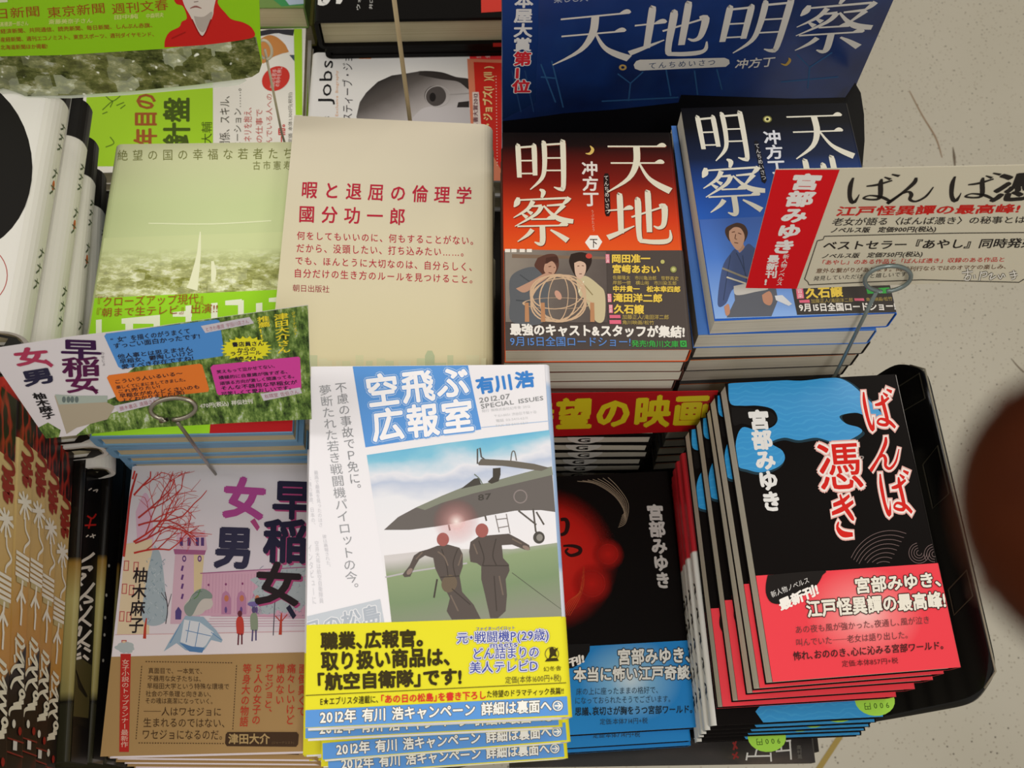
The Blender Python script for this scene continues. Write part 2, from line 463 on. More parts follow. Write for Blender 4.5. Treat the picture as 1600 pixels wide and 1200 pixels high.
TAB = mat('#1b1815', .5, 'dark_table_laminate')
def slab(name, pts, z0, z1, m, parent=None):
    n = len(pts)
    V = [(x, y, z0) for x, y in pts] + [(x, y, z1) for x, y in pts]
    F = [tuple(range(n - 1, -1, -1)), tuple(range(n, 2 * n))] + [(i, (i + 1) % n, n + (i + 1) % n, n + i) for i in range(n)]
    return mesh_obj(name, V, F, m, parent)
tb = thing('display_table', 'dark display table under the stacks of books', 'table', Matrix.Translation((0, 0, -.93)))
slab('table_top', [(-1.1, -.08), (-.25, -.02), (.10, .085), (.20, .10), (.215, .13), (.255, .46), (.27, 1.15), (-1.1, 1.15)], .93 + TZ - .03, .93 + TZ, TAB, tb)
for lx, ly in ((-.9, .0), (.1, .2), (.16, 1.05), (-.9, 1.05)):
    box('table_leg', (lx - .025, ly - .025, 0), (lx + .025, ly + .025, .93 + TZ - .03), TAB, tb)

ORD = ['top', 'second', 'third', 'fourth', 'fifth', 'sixth', 'seventh', 'eighth', 'ninth', 'tenth', 'eleventh', 'twelfth', 'thirteenth', 'fourteenth', 'fifteenth', 'sixteenth', 'seventeenth']
def corner_pose(px, z, W, H, yaw, pit=0, rol=0, cx=-1, cy=-1):
    """pose whose top-plane corner (cx,cy) shows at pixel px while its centre is at height z"""
    Rm = pose(0, 0, 0, yaw, pit, rol)
    k = Rm @ Vector((cx * W / 2, cy * H / 2, 0))
    p = onz(*px, z + k.z) - k
    return pose(p.x, p.y, z, yaw, pit, rol)
def pile(proto, top, T, poses, z0, label, group, seen, tilt=(0, 0), yaw=0, jit=.0015, shift=None, first=1):
    """copies of proto straight below `top` (centre of the top cover) down to the table"""
    z = z0; i = first; o = top.translation.copy()
    while True:
        z -= T + .002
        if z - T < TZ + .003: break
        k = max(0, 1 - i * .08)
        sh = shift(i) if shift else (0, 0)
        M = pose(o.x + random.uniform(-jit, jit) + sh[0], o.y + random.uniform(-jit, jit) * .6 + sh[1], z, yaw + random.uniform(-1, 1), tilt[0] * k, tilt[1] * k) @ Matrix.Translation((0, 0, -T))
        if i < seen: copy_tree(proto, M, label.format(ORD[i]), group)
        else: copy_tree(proto, M, label.format('lower'), group)
        i += 1

# ================================================================ white novel with the two airmen (front centre)
W_, H_, T_ = .131, .188, .0225
jk = mat('#ece9ee', .4, 'white_jacket_paper')
YEL, BLU = '#e6de2e', '#5e98dc'
NM = pose(-.037, .1445, .0589, 4.52, 1.74, 4.78)
N = Book('hardcover_book', 'white novel with two airmen running to a jet, topmost copy with yellow belly band', 'book', NM, W_, H_, T_, jk, 'R', .0025, .003, .004, PAGES_W, (band_h(NM, T_, H_, (680, 970)), mat(YEL, .35, 'yellow_band_paper')), 'copies of the airmen novel')
V, F = wrap(W_, -H_ / 2, H_ / 2, T_, .004, .0002, 1, .0002)
mesh_obj('spine_panel', V, sleeve(V, F, W_ / 2 - .003), g_lin('pale_blue_spine_print', (0, -.094, 0), (0, .094, 0), [(0, '#dfe2ee'), (.38, '#d5dbea'), (.4, '#9db8de'), (.93, '#a9c1e2'), (.95, '#e6e6ee')], .4), N.root)
s = N.face
p = 'title_lettering'
s.poly('title_box', [(551, 571), (731, 567), (752, 671), (571, 699)], BLU, 2)
for tx, q in (('空飛ぶ', ((566, 586), (731, 568), (574, 640), (737, 620))), ('広報室', ((576, 640), (739, 620), (581, 693), (744, 675)))):
    s.txt(p, tx, q, '#f4f2f6', .03, 6, sp=.95, halo=[(.085, '#b4cdee'), (.065, BLU)])
p = 'author_lettering'
s.txt(p, '有川', ((741, 590), (799, 583), (747, 617), (803, 609)), '#3f83cf', .045, 4)
s.txt(p, '浩', ((803, 581), (833, 578), (805, 608), (836, 605)), '#3f83cf', .045, 4)
s.txt(p, '2012.07', ((748, 620), (797, 613), (749, 631), (798, 624)), '#8b8c8e', .02, 4)
s.txt(p, 'SPECIAL ISSUES', ((750, 630), (849, 617), (752, 640), (850, 626)), '#8b8c8e', .02, 4)
p = 'small_print'
for i, (tx, x0, x1) in enumerate((('発行 ㈱株式会社幻冬舎 2012', 752, 828), ('〒151-0051 渋谷区千駄ヶ谷', 771, 838), ('電話 03-5411-6211', 774, 824), ('FAX 03-5411-6211', 774, 824))):
    y = 640 + 7.6 * i; k = -(x1 - x0) * .1
    s.txt(p, tx, ((x0, y), (x1, y + k), (x0 + 1, y + 5), (x1 + 1, y + k + 5)), '#c6c7c9', .0, 4)
s.stroke(p, [(752, 668), (856, 658)], 1.1, '#a9c1e2', 3, False)
p = 'blurb'
s.txt(p, '不慮の事故でＰ免に。', ((522, 598), (541, 596), (549, 776), (567, 774)), '#8d8e92', -.006, 4, True)
s.txt(p, '夢断たれた若き戦闘機パイロットの今。', ((497, 602), (517, 600), (543, 932), (563, 930)), '#98999d', -.006, 4, True)
p = 'small_print'
for x, y0, y1, tx in ((490, 735, 824, '最高で最高を見ったのはさ'), (479, 745, 825, '不慮の事故、日本の、'), (503, 835, 890, '彼は高報された。'), (491, 845, 943, '空井大祐は航空自衛隊員'), (480, 850, 945, 'インタビューに')):
    s.txt(p, tx, ((x, y0), (x + 7, y0), (x + 8, y1), (x + 15, y1)), '#cccbd0', 0, 4, True)
sky = NT('printed_sky', .4)
mp = sky.n('SeparateXYZ', {0: sky.co})
f = sky.n('Math', {0: sky.noise(26, 5, stretch=(1, 1.7, 1)), 1: -.5}, operation='ADD').outputs[0]
f = sky.n('Math', {0: f, 1: .028}, operation='MULTIPLY').outputs[0]
slope = sky.n('Math', {0: mp.outputs[0], 1: -.11}, operation='MULTIPLY').outputs[0]
f = sky.n('Math', {0: f, 1: mp.outputs[1]}, operation='ADD').outputs[0]
f = sky.n('Math', {0: f, 1: slope}, operation='ADD').outputs[0]
f = sky.n('MapRange', {0: f, 1: -.03, 2: .053}).outputs[0]
SKY = sky.base(sky.ramp(f, [(.0, '#ece7ea'), (.62, '#e6e6ec'), (.74, '#bcc6dc'), (.8, '#e4e4ec'), (.9, '#86c3dc'), (1, '#5fb0d8')]))
p = 'cover_photo'
s.poly(p, [(573, 711), (700, 692), (858, 672), (861, 690), (885, 966), (612, 974)], SKY, 2)
a0, a1 = s.ab((700, 858)), s.ab((720, 975))
GR = g_lin('printed_grass', (a0[0], a0[1], 0), (a1[0], a1[1], 0), [(0, '#cfcaca'), (.12, '#a9aaa0'), (.22, '#8f9f7a'), (.6, '#7f9270'), (1, '#8d8f80')], .4, 30, .1)
s.poly(p, [(600, 868), (690, 858), (800, 858), (874, 848), (885, 966), (612, 974)], GR, 3)
s.stroke(p, [(800, 895), (840, 925), (884, 952)], 1.2, '#5d6152', 4, False)
s.stroke(p, [(602, 902), (650, 892), (730, 880)], 2.5, '#b7b3b6', 4, False)
JET, JE2 = '#6b6562', '#85887a'
s.poly(p, [(600, 828), (622, 808), (650, 793), (690, 775), (722, 762), (745, 757), (760, 755), (800, 744), (838, 734), (862, 729), (870, 800), (845, 797), (805, 798), (760, 806), (715, 817), (680, 823), (640, 828)], JET, 4)
s.poly(p, [(650, 793), (690, 775), (722, 762), (745, 757), (760, 755), (800, 744), (838, 734), (862, 729), (864, 742), (800, 757), (740, 771), (690, 786), (664, 797)], JE2, 5)
s.poly(p, [(720, 764), (741, 748), (748, 747), (752, 757)], '#4d4a45', 6)
s.stroke(p, [(741, 741), (749, 748), (754, 757)], 1.6, '#70796c', 6)
s.stroke(p, [(746, 725), (746, 702), (750, 700), (752, 714), (757, 718)], 2.2, '#5a5552', 6, False)
s.poly(p, [(747, 724), (752, 717), (800, 720), (835, 725), (858, 731), (846, 736), (785, 728), (748, 727)], '#6d675f', 6)
s.stroke(p, [(798, 720), (800, 707), (804, 706), (807, 720)], 1.6, '#6a655e', 6)
s.poly(p, [(770, 732), (782, 731), (782, 742), (779, 752), (768, 756), (762, 753), (770, 745)], '#4a453f', 6)
s.ell(p, (813, 776), 11, 11, '#8d8280', 6, ring=.82)
s.txt(p, '87', ((746, 771), (768, 768), (747, 784), (769, 781)), '#4c4844', .02, 6)
for x0, y0, x1, y1 in ((774, 805, 780, 832), (791, 803, 797, 834), (775, 812, 792, 810), (778, 825, 795, 822)):
    s.stroke(p, [(x0, y0), (x1, y1)], 1.4, '#7b7370', 5, False)
for L in ([(810, 798), (838, 820)], [(833, 795), (837, 830), (842, 838)], [(838, 800), (850, 820)], [(701, 820), (703, 829)], [(758, 806), (760, 814)]):
    s.stroke(p, L, 2.6, '#5b5550', 5, False)
s.ell(p, (842, 840), 9, 9.5, '#4f4b47', 6); s.ell(p, (843, 840), 5, 5.5, '#8d8983', 7)
c0 = s.ab((713, 815))
GL = g_rad('printed_sun_flare', c0, .0125, [(0, '#fff2ee'), (.35, '#f3b7b4'), (1, '#c45a5c')], .4, alpha=[(0, .95), (.4, .6), (.85, .35), (1, 0)])
s.ell(p, (713, 815), 40, 40, GL, 8)
UNI = '#5c534f'
s.poly(p, [(683, 853), (700, 851), (718, 856), (723, 866), (723, 885), (718, 900), (722, 925), (740, 945), (751, 967), (706, 968), (698, 955), (703, 935), (688, 905), (680, 888), (677, 872), (664, 868), (655, 874), (648, 886), (641, 901), (632, 902), (629, 898), (640, 884), (647, 868), (656, 862), (670, 858)], UNI, 6)
s.ell(p, (692, 843), 9.5, 10.5, '#a2615c', 7)
s.poly(p, [(735, 847), (748, 838), (770, 836), (795, 834), (812, 843), (827, 852), (828, 859), (820, 859), (800, 851), (784, 852), (786, 872), (795, 882), (796, 892), (790, 905), (792, 930), (790, 955), (778, 966), (766, 966), (758, 930), (752, 905), (752, 885), (745, 880), (735, 878), (733, 862)], UNI, 6)
s.ell(p, (753, 829), 10, 11, '#a2605b', 7)
s.stroke(p, [(683, 905), (678, 934)], 2.5, '#4a443f', 7, False)
for q in ([(690, 858), (697, 880), (700, 900)], [(715, 858), (708, 880), (712, 902)], [(688, 902), (718, 900)], [(706, 920), (735, 945)], [(748, 845), (756, 870), (754, 884)], [(775, 842), (770, 868), (776, 884)], [(754, 884), (795, 884)], [(772, 900), (776, 955)]): s.stroke(p, q, 1.6, '#47403c', 7)
for q in ([(684, 862), (694, 870), (700, 884)], [(722, 866), (716, 884)], [(740, 850), (746, 866)], [(800, 842), (815, 850)], [(660, 863), (650, 874)], [(780, 900), (786, 930)], [(704, 930), (716, 955)]): s.stroke(p, q, 2.2, '#77695f', 7)
s.ell(p, (702, 912), 12, 14, '#6f6152', 7, 20)
s.ell(p, (822, 856), 6, 3, '#8f7d74', 7, 25); s.ell(p, (640, 893), 6, 3.5, '#8f7d74', 7, -50)
p = 'serial_box'
s.poly(p, [(478, 963), (594, 936), (601, 975), (477, 980)], '#c3c9d2', 2)
s.txt(p, '日の松島', ((470, 972), (592, 942), (472, 1003), (597, 974)), '#b0b7c2', .03, 4, halo=[(.07, '#e8e8ec')])
# belly band
p = 'band_lettering'
DK = '#3a3110'
s.txt(p, '職業、広報官。', ((501, 988), (664, 983), (501, 1017), (664, 1011)), DK, .045, 10, tight=True)
s.txt(p, '取り扱い商品は、', ((501, 1018), (706, 1011), (502, 1049), (706, 1041)), DK, .045, 10, tight=True)
s.txt(p, '「航空自衛隊」です!', ((493, 1052), (722, 1043), (494, 1080), (722, 1071)), DK, .045, 10, tight=True)
for x, y in ((615, 1016), (644, 1013)): s.ell(p, (x, y), 1.6, 1.6, DK, 10)
LB, LW = '#8b8fd0', '#f3f1ea'
for tx, q in (('元・戦闘機P(29歳)', ((713, 988), (858, 982), (713, 1007), (858, 1001))), ('meets', ((765, 1002), (809, 1000), (765, 1014), (809, 1012))), ('どん詰まりの', ((737, 1012), (843, 1009), (737, 1032), (843, 1028))), ('美人テレビD', ((733, 1034), (841, 1030), (733, 1053), (841, 1050)))):
    s.txt(p, tx, q, '#4a55a8', .02, 10, halo=[(.1, LB), (.07, LW)], tight=True)
s.txt(p, 'ファイターパイロット', ((743, 980), (805, 978), (743, 986), (805, 984)), '#6a70b4', .02, 10)
s.txt(p, 'ディレクター', ((803, 1029), (838, 1027), (803, 1034), (838, 1032)), '#6a70b4', .02, 10)
s.ell(p, (862, 1022), 11, 11, '#6b6230', 10, ring=.9)
s.poly(p, [(858, 1014), (863, 1011), (866, 1015), (872, 1012), (868, 1020), (870, 1027), (864, 1025), (857, 1031), (859, 1022)], DK, 10)
s.poly(p, [(851, 1034), (855, 1029), (870, 1028), (873, 1033)], DK, 10)
s.txt(p, '幻冬舎', ((848, 1042), (877, 1040), (849, 1050), (877, 1048)), DK, .0, 10)
s.txt(p, '定価(本体1600円+税)', ((789, 1057), (877, 1053), (789, 1069), (877, 1065)), '#5b522a', .005, 10)
s.stroke(p, [(477, 1087), (888, 1067)], 1.3, '#6d651f', 10, False)
s.txt(p, 'E★エブリスタ連載に、', ((500, 1090), (592, 1086), (500, 1103), (592, 1099)), DK, .015, 10, tight=True)
s.txt(p, '「あの日の松島」を書き下ろし', ((594, 1086), (760, 1079), (594, 1100), (760, 1093)), '#d8342a', .03, 10, tight=True)
s.txt(p, 'た待望のドラマティック長篇!!', ((760, 1079), (881, 1074), (760, 1091), (881, 1085)), DK, .015, 10)
s.poly('band_stripe', [(477, 1110), (890, 1088), (893, 1117), (477, 1137)], mat(BLU, .35), 8)
s.txt(p, '2012年 有川 浩キャンペーン 詳細は裏面へ', ((500, 1110), (862, 1092), (500, 1132), (862, 1113)), '#f1efe8', .03, 11, halo=[(.075, '#5b5547')])
s.ell(p, (871, 1103), 9, 9, '#5b5547', 11); s.ell(p, (871, 1103), 8, 8, '#f1efe8', 12); s.ell(p, (871, 1103), 6.2, 6.2, '#6f8fb4', 13)
s.stroke(p, [(866, 1103), (875, 1103)], 2.4, '#f1efe8', 14, False); s.stroke(p, [(871, 1098.5), (876, 1103), (871, 1107.5)], 2.2, '#f1efe8', 14, False)
N.ink({'band_lettering': N.band, 'band_stripe': N.band})
for i, (dx, dy, dyaw) in enumerate(((-.002, -.0035, .2), (.003, -.0115, 1.6), (.0055, -.0185, 1.0)), 1):
    M = NM @ Matrix.Translation((dx, dy, -(T_ + .0012) * i)) @ Matrix.Rotation(math.radians(dyaw), 4, 'Z') @ Matrix.Translation((0, 0, -T_))
    copy_tree(N.root, M, ORD[i] + ' copy down of the white airmen novel, only its lower edge and band stripe showing', 'copies of the airmen novel')
Np = Book('hardcover_book', 'fifth copy down of the white airmen novel, at the foot of the frame', 'book', NM @ Matrix.Translation((.002, -.015, -(T_ + .0012) * 4)), W_, H_, T_, jk, 'R', .0025, .003, .004, PAGES_W, (.0585, mat(YEL, .35, 'yellow_band_paper')), 'copies of the airmen novel')
pile(Np.root, NM, T_, None, .0589 - .0237 * 4 - .004, '{} copy of the white airmen novel hidden down in its stack', 'hidden copies of the airmen novel', 0, (1.2, 3.5), 4.5, .002, lambda i: (-.018 - .0022 * i, -.004), 1)

# ================================================================ black novel with blue cloud and red title (front right) - five upright, seven turned round
W_, H_, T_ = .107, .174, .0148
RED = '#e8414c'
cloudL = mat('#0f0b0a', .34, 'black_cover_gloss', .05)
LM = pose(.1903, .1746, .0046, 6.43, 1.7, 3.04)
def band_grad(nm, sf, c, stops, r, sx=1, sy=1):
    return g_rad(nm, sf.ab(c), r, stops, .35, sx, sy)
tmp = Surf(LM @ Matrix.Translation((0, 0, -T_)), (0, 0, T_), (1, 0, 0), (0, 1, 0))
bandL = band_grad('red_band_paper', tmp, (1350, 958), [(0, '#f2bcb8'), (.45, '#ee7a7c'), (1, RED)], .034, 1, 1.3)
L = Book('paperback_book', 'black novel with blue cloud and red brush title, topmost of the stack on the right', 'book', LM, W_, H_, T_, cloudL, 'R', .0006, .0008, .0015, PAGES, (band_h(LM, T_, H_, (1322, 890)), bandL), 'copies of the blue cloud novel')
s = L.face
p = 'cover_picture'
cl = NT('printed_blue_cloud', .28, .5)
wv = cl.n('TexWave', {'Vector': cl.co, 'Scale': 90.0, 'Distortion': 9.0, 'Detail': 1.0}, wave_type='RINGS').outputs['Fac']
CLD = cl.base(cl.ramp(wv, [(.0, '#238bc8'), (.75, '#238bc8'), (1, '#3094cc')]))
CL1 = [(1138, 600), (1160, 594), (1200, 592), (1250, 595), (1300, 590), (1325, 597), (1350, 618), (1372, 640), (1382, 652), (1374, 660), (1352, 650), (1336, 645), (1312, 650), (1322, 662), (1342, 668), (1346, 676), (1325, 688), (1300, 690), (1275, 684), (1248, 688), (1225, 684), (1205, 692), (1222, 704), (1226, 718), (1215, 730), (1190, 738), (1168, 734), (1152, 726), (1150, 690), (1160, 668), (1182, 672), (1205, 668), (1215, 656), (1208, 640), (1185, 634), (1160, 634), (1141, 630)]
for g, colr, ly in ((1.0, '#1b3542', 2), (0, CLD, 3)):
    cx = sum(a for a, b in CL1) / len(CL1); cy = sum(b for a, b in CL1) / len(CL1)
    pts = CL1 if not g else [(a + (4 if a > cx else -1), b + (4 if b > cy else 0)) for a, b in CL1]
    s.poly(p, pts, colr, ly, True)
s.poly(p, [(1142, 636), (1170, 638), (1200, 642), (1213, 654), (1204, 666), (1184, 668), (1160, 662), (1146, 664)], '#0f0b0a', 4, True)
for k in range(9):
    r = 18 + 6 * k
    s.stroke(p, [(1380 + r * math.cos(a) * 1.05 + k * 1.5, 905 - r * math.sin(a) * 1.15) for a in [2.9 - .21 * j for j in range(9)] if 905 - r * math.sin(a) * 1.15 < 882], .9, '#6d5a58', 3)
for cxx, cyy in ((1436, 864), (1460, 866)):
    for r in (4, 8, 12, 16):
        s.stroke(p, [(cxx + r * math.cos(a), cyy + r * math.sin(a)) for a in [j * .5 for j in range(10)] if cyy + r * math.sin(a) < 880 and cxx + r * math.cos(a) < 1460 + (cyy - 850) * .2], .9, '#6d5a58', 3)
s.stroke('hinge_line', [(1400, 586), (1433, 732), (1465, 881)], 1.5, '#b9b4b0', 3, False)
s.txt('author_lettering', '宮部みゆき', ((1167, 641), (1200, 640), (1192, 800), (1223, 799)), '#dcdad8', .05, 5, True)
p = 'title_lettering'
for ch, q in (('ば', ((1344, 613), (1394, 609), (1350, 673), (1398, 671))), ('ん', ((1362, 685), (1404, 683), (1360, 736), (1405, 735))), ('ば', ((1370, 741), (1420, 736), (1376, 806), (1424, 804))), ('き', ((1298, 776), (1332, 771), (1302, 840), (1338, 836)))):
    s.strokes(p, BRUSH[ch], q, '#d9a79f', 5, .075)
    s.strokes(p, BRUSH[ch], q, '#ece0da', 6, .045)
    s.strokes(p, BRUSH[ch], q, '#cf2018', 7)
s.txt(p, '憑', ((1271, 690), (1344, 686), (1281, 770), (1352, 766)), '#cf2018', .012, 7, halo=[(.08, '#d9a79f'), (.055, '#ece0da')])
s.strokes(p, BRUSH['っ'], ((1334, 712), (1350, 710), (1336, 722), (1352, 720)), '#8c8480', 7)
p = 'band_lettering'
s.poly(p, [(1199, 899), (1284, 892), (1284, 900), (1276, 914), (1262, 926), (1240, 938), (1222, 944), (1205, 942), (1197, 930), (1196, 915)], '#191412', 9, True)
s.txt(p, '新人物ノベルス', ((1202, 925), (1262, 901), (1206, 935), (1265, 911)), '#d8d4d0', .005, 11)
s.txt(p, '最新刊!', ((1214, 938), (1275, 911), (1220, 956), (1280, 929)), '#efe9e2', .05, 11)
WB = [(.09, '#3a2620')]
s.txt(p, '宮部みゆき、', ((1333, 903), (1470, 892), (1336, 929), (1473, 917)), '#e6e0d2', .035, 10, halo=WB, tight=True)
s.txt(p, '江戸怪異譚の最高峰!', ((1257, 938), (1476, 923), (1261, 966), (1479, 951)), '#e6e0d2', .035, 10, halo=WB)
s.txt(p, 'あの夜も風が強かった。夜通し、風が泣き', ((1241, 978), (1452, 962), (1242, 991), (1453, 975)), '#6d3c3c', -.004, 10, tight=True)
s.txt(p, '叫んでいた──老女は語り出した。', ((1242, 998), (1424, 985), (1243, 1011), (1425, 998)), '#6d3c3c', -.004, 10)
s.txt(p, '怖れ、おののき、心に沁みる宮部ワールド。', ((1238, 1018), (1474, 1001), (1239, 1033), (1475, 1015)), '#43201f', .02, 10, tight=True)
s.txt(p, '定価:本体857円+税', ((1314, 1032), (1402, 1027), (1315, 1043), (1403, 1037)), '#5a2626', .005, 10)
sp = L.side('R')
L.ink({'band_lettering': L.band})
# bare fore-edge copies
seq = [((1187, 1075), 6.4), ((1176, 1082), 6.0), ((1153, 1094), 5.6), ((1129, 1104), 5.2)]
for i, (px, yaw) in enumerate(seq, 1):
    M = corner_pose(px, .0046 - (T_ + .0012) * i, W_, H_, yaw, 1.7, 3.04) @ Matrix.Translation((0, 0, -T_))
    copy_tree(L.root, M, ORD[i] + ' copy down of the black novel with red band, fanned out to the left', 'copies of the blue cloud novel')
# turned-round copies with a white spine on the left and a green price sticker
z = .0046 - (T_ + .0012) * 5 - .0025
T2 = .0105
STK = '#9fd24a'
rot = [((1113, 1134), 4.6, 1372), ((1103, 1141), 4.4, 1313), ((1097, 1147), 4.2, 1272), ((1093, 1152), 4.0, 1250), ((1090, 1159), 4.0, 1198), ((1094, 1156), 3.8, None)]
whs = g_lin('white_spine_red_tip', (0, -.087, 0), (0, .087, 0), [(0, '#b3242c'), (.38, '#b3242c'), (.385, '#d9d7d2'), (1, '#d9d7d2')], .4)
protoT = None
for i, (px, yaw, stx) in enumerate(rot):
    Mt = corner_pose(px, z, W_, H_, yaw + 180, -.8 + .12 * i, -1.6 + .22 * i, 1, 1)
    lab = ORD[i + 5] + ' copy down of the blue cloud novels, spine left' + (', green price sticker' if stx else '')
    b = Book('paperback_book', lab, 'book', Mt, W_, H_, T2, cloudL, 'R', .0006, .0008, .003, PAGES, None, 'turned copies of the blue cloud novel')
    wv_, wf_ = wrap(W_, -H_ / 2, H_ / 2, T2, .003, .0002, 1, .0003)
    keep = [v for v in wv_]
    # white spine sleeve: only the strip round the spine
    xs = W_ / 2 - .0035
    FF = sleeve(wv_, wf_, xs)
    mesh_obj('spine_panel', keep, FF, whs, b.root)
    f_ = b.face
    f_.poly('cover_picture', [(-.0525, .0866), (.022, .0866), (.026, .08), (.018, .072), (.006, .066), (-.012, .064), (-.035, .07), (-.0525, .066)], CLD, 3, False, True)
    if stx:
        f_.lim = None
        a, b_ = f_.ab((stx, px[1] - 8))
        f_.add('price_sticker', STK, 5, [(a + .0125 * math.cos(k * .2856), (.0768 if i < 4 else .0858) + .0092 * math.sin(k * .2856)) for k in range(22)], [tuple(range(22))])
        pass
        for k, ch in enumerate('900円'):
            V_, F_ = glyph(ch, .01)
            f_.add('price_sticker', '#4b6a20', 7, [(a - .0085 + k * .0038 + x * .0045, (.0785 if i < 4 else .087) + y * .0045) for x, y in V_], F_)
    sp = b.side('R')
    for k in range(5):
        y0 = .012 + .0145 * k
        sp.strokes('spine_lettering', [[(random.random() * .3, .1, .12), (random.random(), .35, .2), (random.random() * .5, .6, .16), (.8, .9, .1)], [(.1, .5, .1), (.9, .4, .16)]], [(0, 0), (1, 0), (0, 1)], '#2a2624', 3) if False else None
        def u(x, y): return (-.002 + .0155 * k + y * .0135, -.0034 + x * .0068)
        for st in ([(.1, .1), (.9, .25), (.3, .5), (.9, .9)], [(.15, .55), (.9, .45)]):
            Q = spline(st, 4); V_ = []
            for (x, y) in Q:
                aa, bb = u(x, y); V_ += [(aa - .001, bb - .0005), (aa + .001, bb + .0005)]
            sp.add('spine_lettering', '#26221f', 3, V_, [(2 * j, 2 * j + 1, 2 * j + 3, 2 * j + 2) for j in range(len(Q) - 1)])
    sp.build(b.root)
    b.ink()
    z -= T2 + .0012
ZL = z

# ================================================================ black novel with red blob and blue band (between)
W_, H_, T_ = .104, .173, .0125
cb = onz(1092, 1135, -.12)
MM = edge_pose((1045, 737), (1092, 1136), -.12, W_, H_, 'R', 0, 0)
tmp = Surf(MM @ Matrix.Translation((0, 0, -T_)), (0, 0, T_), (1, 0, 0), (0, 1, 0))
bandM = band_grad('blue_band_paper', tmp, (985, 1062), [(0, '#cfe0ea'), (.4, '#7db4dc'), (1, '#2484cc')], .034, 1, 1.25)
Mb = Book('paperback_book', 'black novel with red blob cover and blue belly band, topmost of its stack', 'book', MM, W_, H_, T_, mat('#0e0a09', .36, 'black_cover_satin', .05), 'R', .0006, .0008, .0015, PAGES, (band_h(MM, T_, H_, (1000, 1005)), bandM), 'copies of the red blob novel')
s = Mb.face
rb = s.ab((885, 850))
p = 'cover_picture'
REDB = g_rad('printed_red_blob', s.ab((858, 872)), .0475, [(0, '#d42a1c'), (.6, '#c4180f'), (.8, '#94140e'), (1, '#5c0f0b')], .36, 1, .95, alpha=[(0, 1), (.7, 1), (1, 0)])
s.poly(p, [(858 + 126 * math.cos(k * .2244), 872 + 122 * math.sin(k * .2244)) for k in range(28)], REDB, 2)
for cx, cy, rr in ((950, 866, 27), (925, 912, 34)):
    q = s.ab((cx, cy))
    s.ell(p, (cx, cy), rr, rr, g_rad('printed_red_curl', q, rr * .00042, [(0, '#c8180f'), (1, '#a8160f')], .36, alpha=[(0, .95), (.55, .85), (1, 0)]), 3)
    for r in range(6, int(rr) - 8, 5): s.ell(p, (cx, cy), r, r, '#a01a13', 4, ring=.95)
for k in range(7):
    s.stroke(p, [(902 + 8 * k, 752 - k), (930 + 6 * k, 756 + k), (960 + 3.6 * k, 775 + 2 * k), (975 + k * .5, 798 + 3 * k), (972 - k, 806 + 3 * k)], .9, '#8f7e6a', 4)
for k in range(6):
    s.stroke(p, [(912 - k, 885 + 8 * k), (912 - 2 * k, 915 + 3 * k), (903 - 3 * k, 940), (890 - 3 * k, 962)], .5, '#c8582c', 4)
s.stroke(p, [(876, 812), (884, 812, 6), (887, 820, 7), (884, 832, 6), (876, 836)], 5, '#2a0a08', 4)
s.stroke(p, [(880, 853, 3), (895, 853, 5), (906, 857, 6), (905, 864, 6), (892, 868, 5), (884, 862, 4), (888, 857, 3)], 4, '#2a0a08', 4)
s.txt('author_lettering', '宮部みゆき', ((1009, 788), (1036, 788), (1025, 920), (1049, 920)), '#bdb8b4', .045, 5, True)
p = 'band_lettering'
s.poly(p, [(860, 1008), (922, 1006), (921, 1018), (912, 1034), (895, 1044), (860, 1048)], '#0e0a09', 9)
s.txt(p, '刊!', ((888, 1029), (912, 1021), (890, 1043), (914, 1036)), '#efe9e2', .05, 11)
WB = [(.09, '#2b2a2c')]
s.txt(p, '宮部みゆき、', ((964, 1014), (1081, 1010), (965, 1040), (1081, 1036)), '#e6e4de', .035, 10, halo=WB, tight=True)
s.txt(p, '本当に怖い江戸奇談!', ((896, 1043), (1083, 1039), (896, 1066), (1083, 1062)), '#e6e4de', .035, 10, halo=WB)
s.txt(p, '床の上に座ったままの格好で、', ((900, 1075), (1034, 1072), (900, 1087), (1034, 1084)), '#2f4a5e', -.004, 10)
s.txt(p, 'になっておられたそうでございます。', ((898, 1089), (1053, 1086), (898, 1101), (1053, 1098)), '#2f4a5e', -.004, 10)
s.txt(p, '思議、哀切さが胸をうつ宮部ワールド。', ((898, 1105), (1083, 1101), (898, 1119), (1083, 1115)), '#16242e', .02, 10, tight=True)
s.txt(p, '定価:本体714円+税', ((937, 1123), (1012, 1121), (937, 1133), (1012, 1131)), '#2a4256', .005, 10)
Mb.ink({'band_lettering': Mb.band})
for i, (dx, dy) in enumerate(((-.004, -.007), (-.002, -.009)), 1):
    M = MM @ Matrix.Translation((dx, dy, -(T_ + .0012) * i - T_))
    copy_tree(Mb.root, M, ORD[i] + ' copy down of the red blob novel, a sliver of blue band showing', 'copies of the red blob novel')

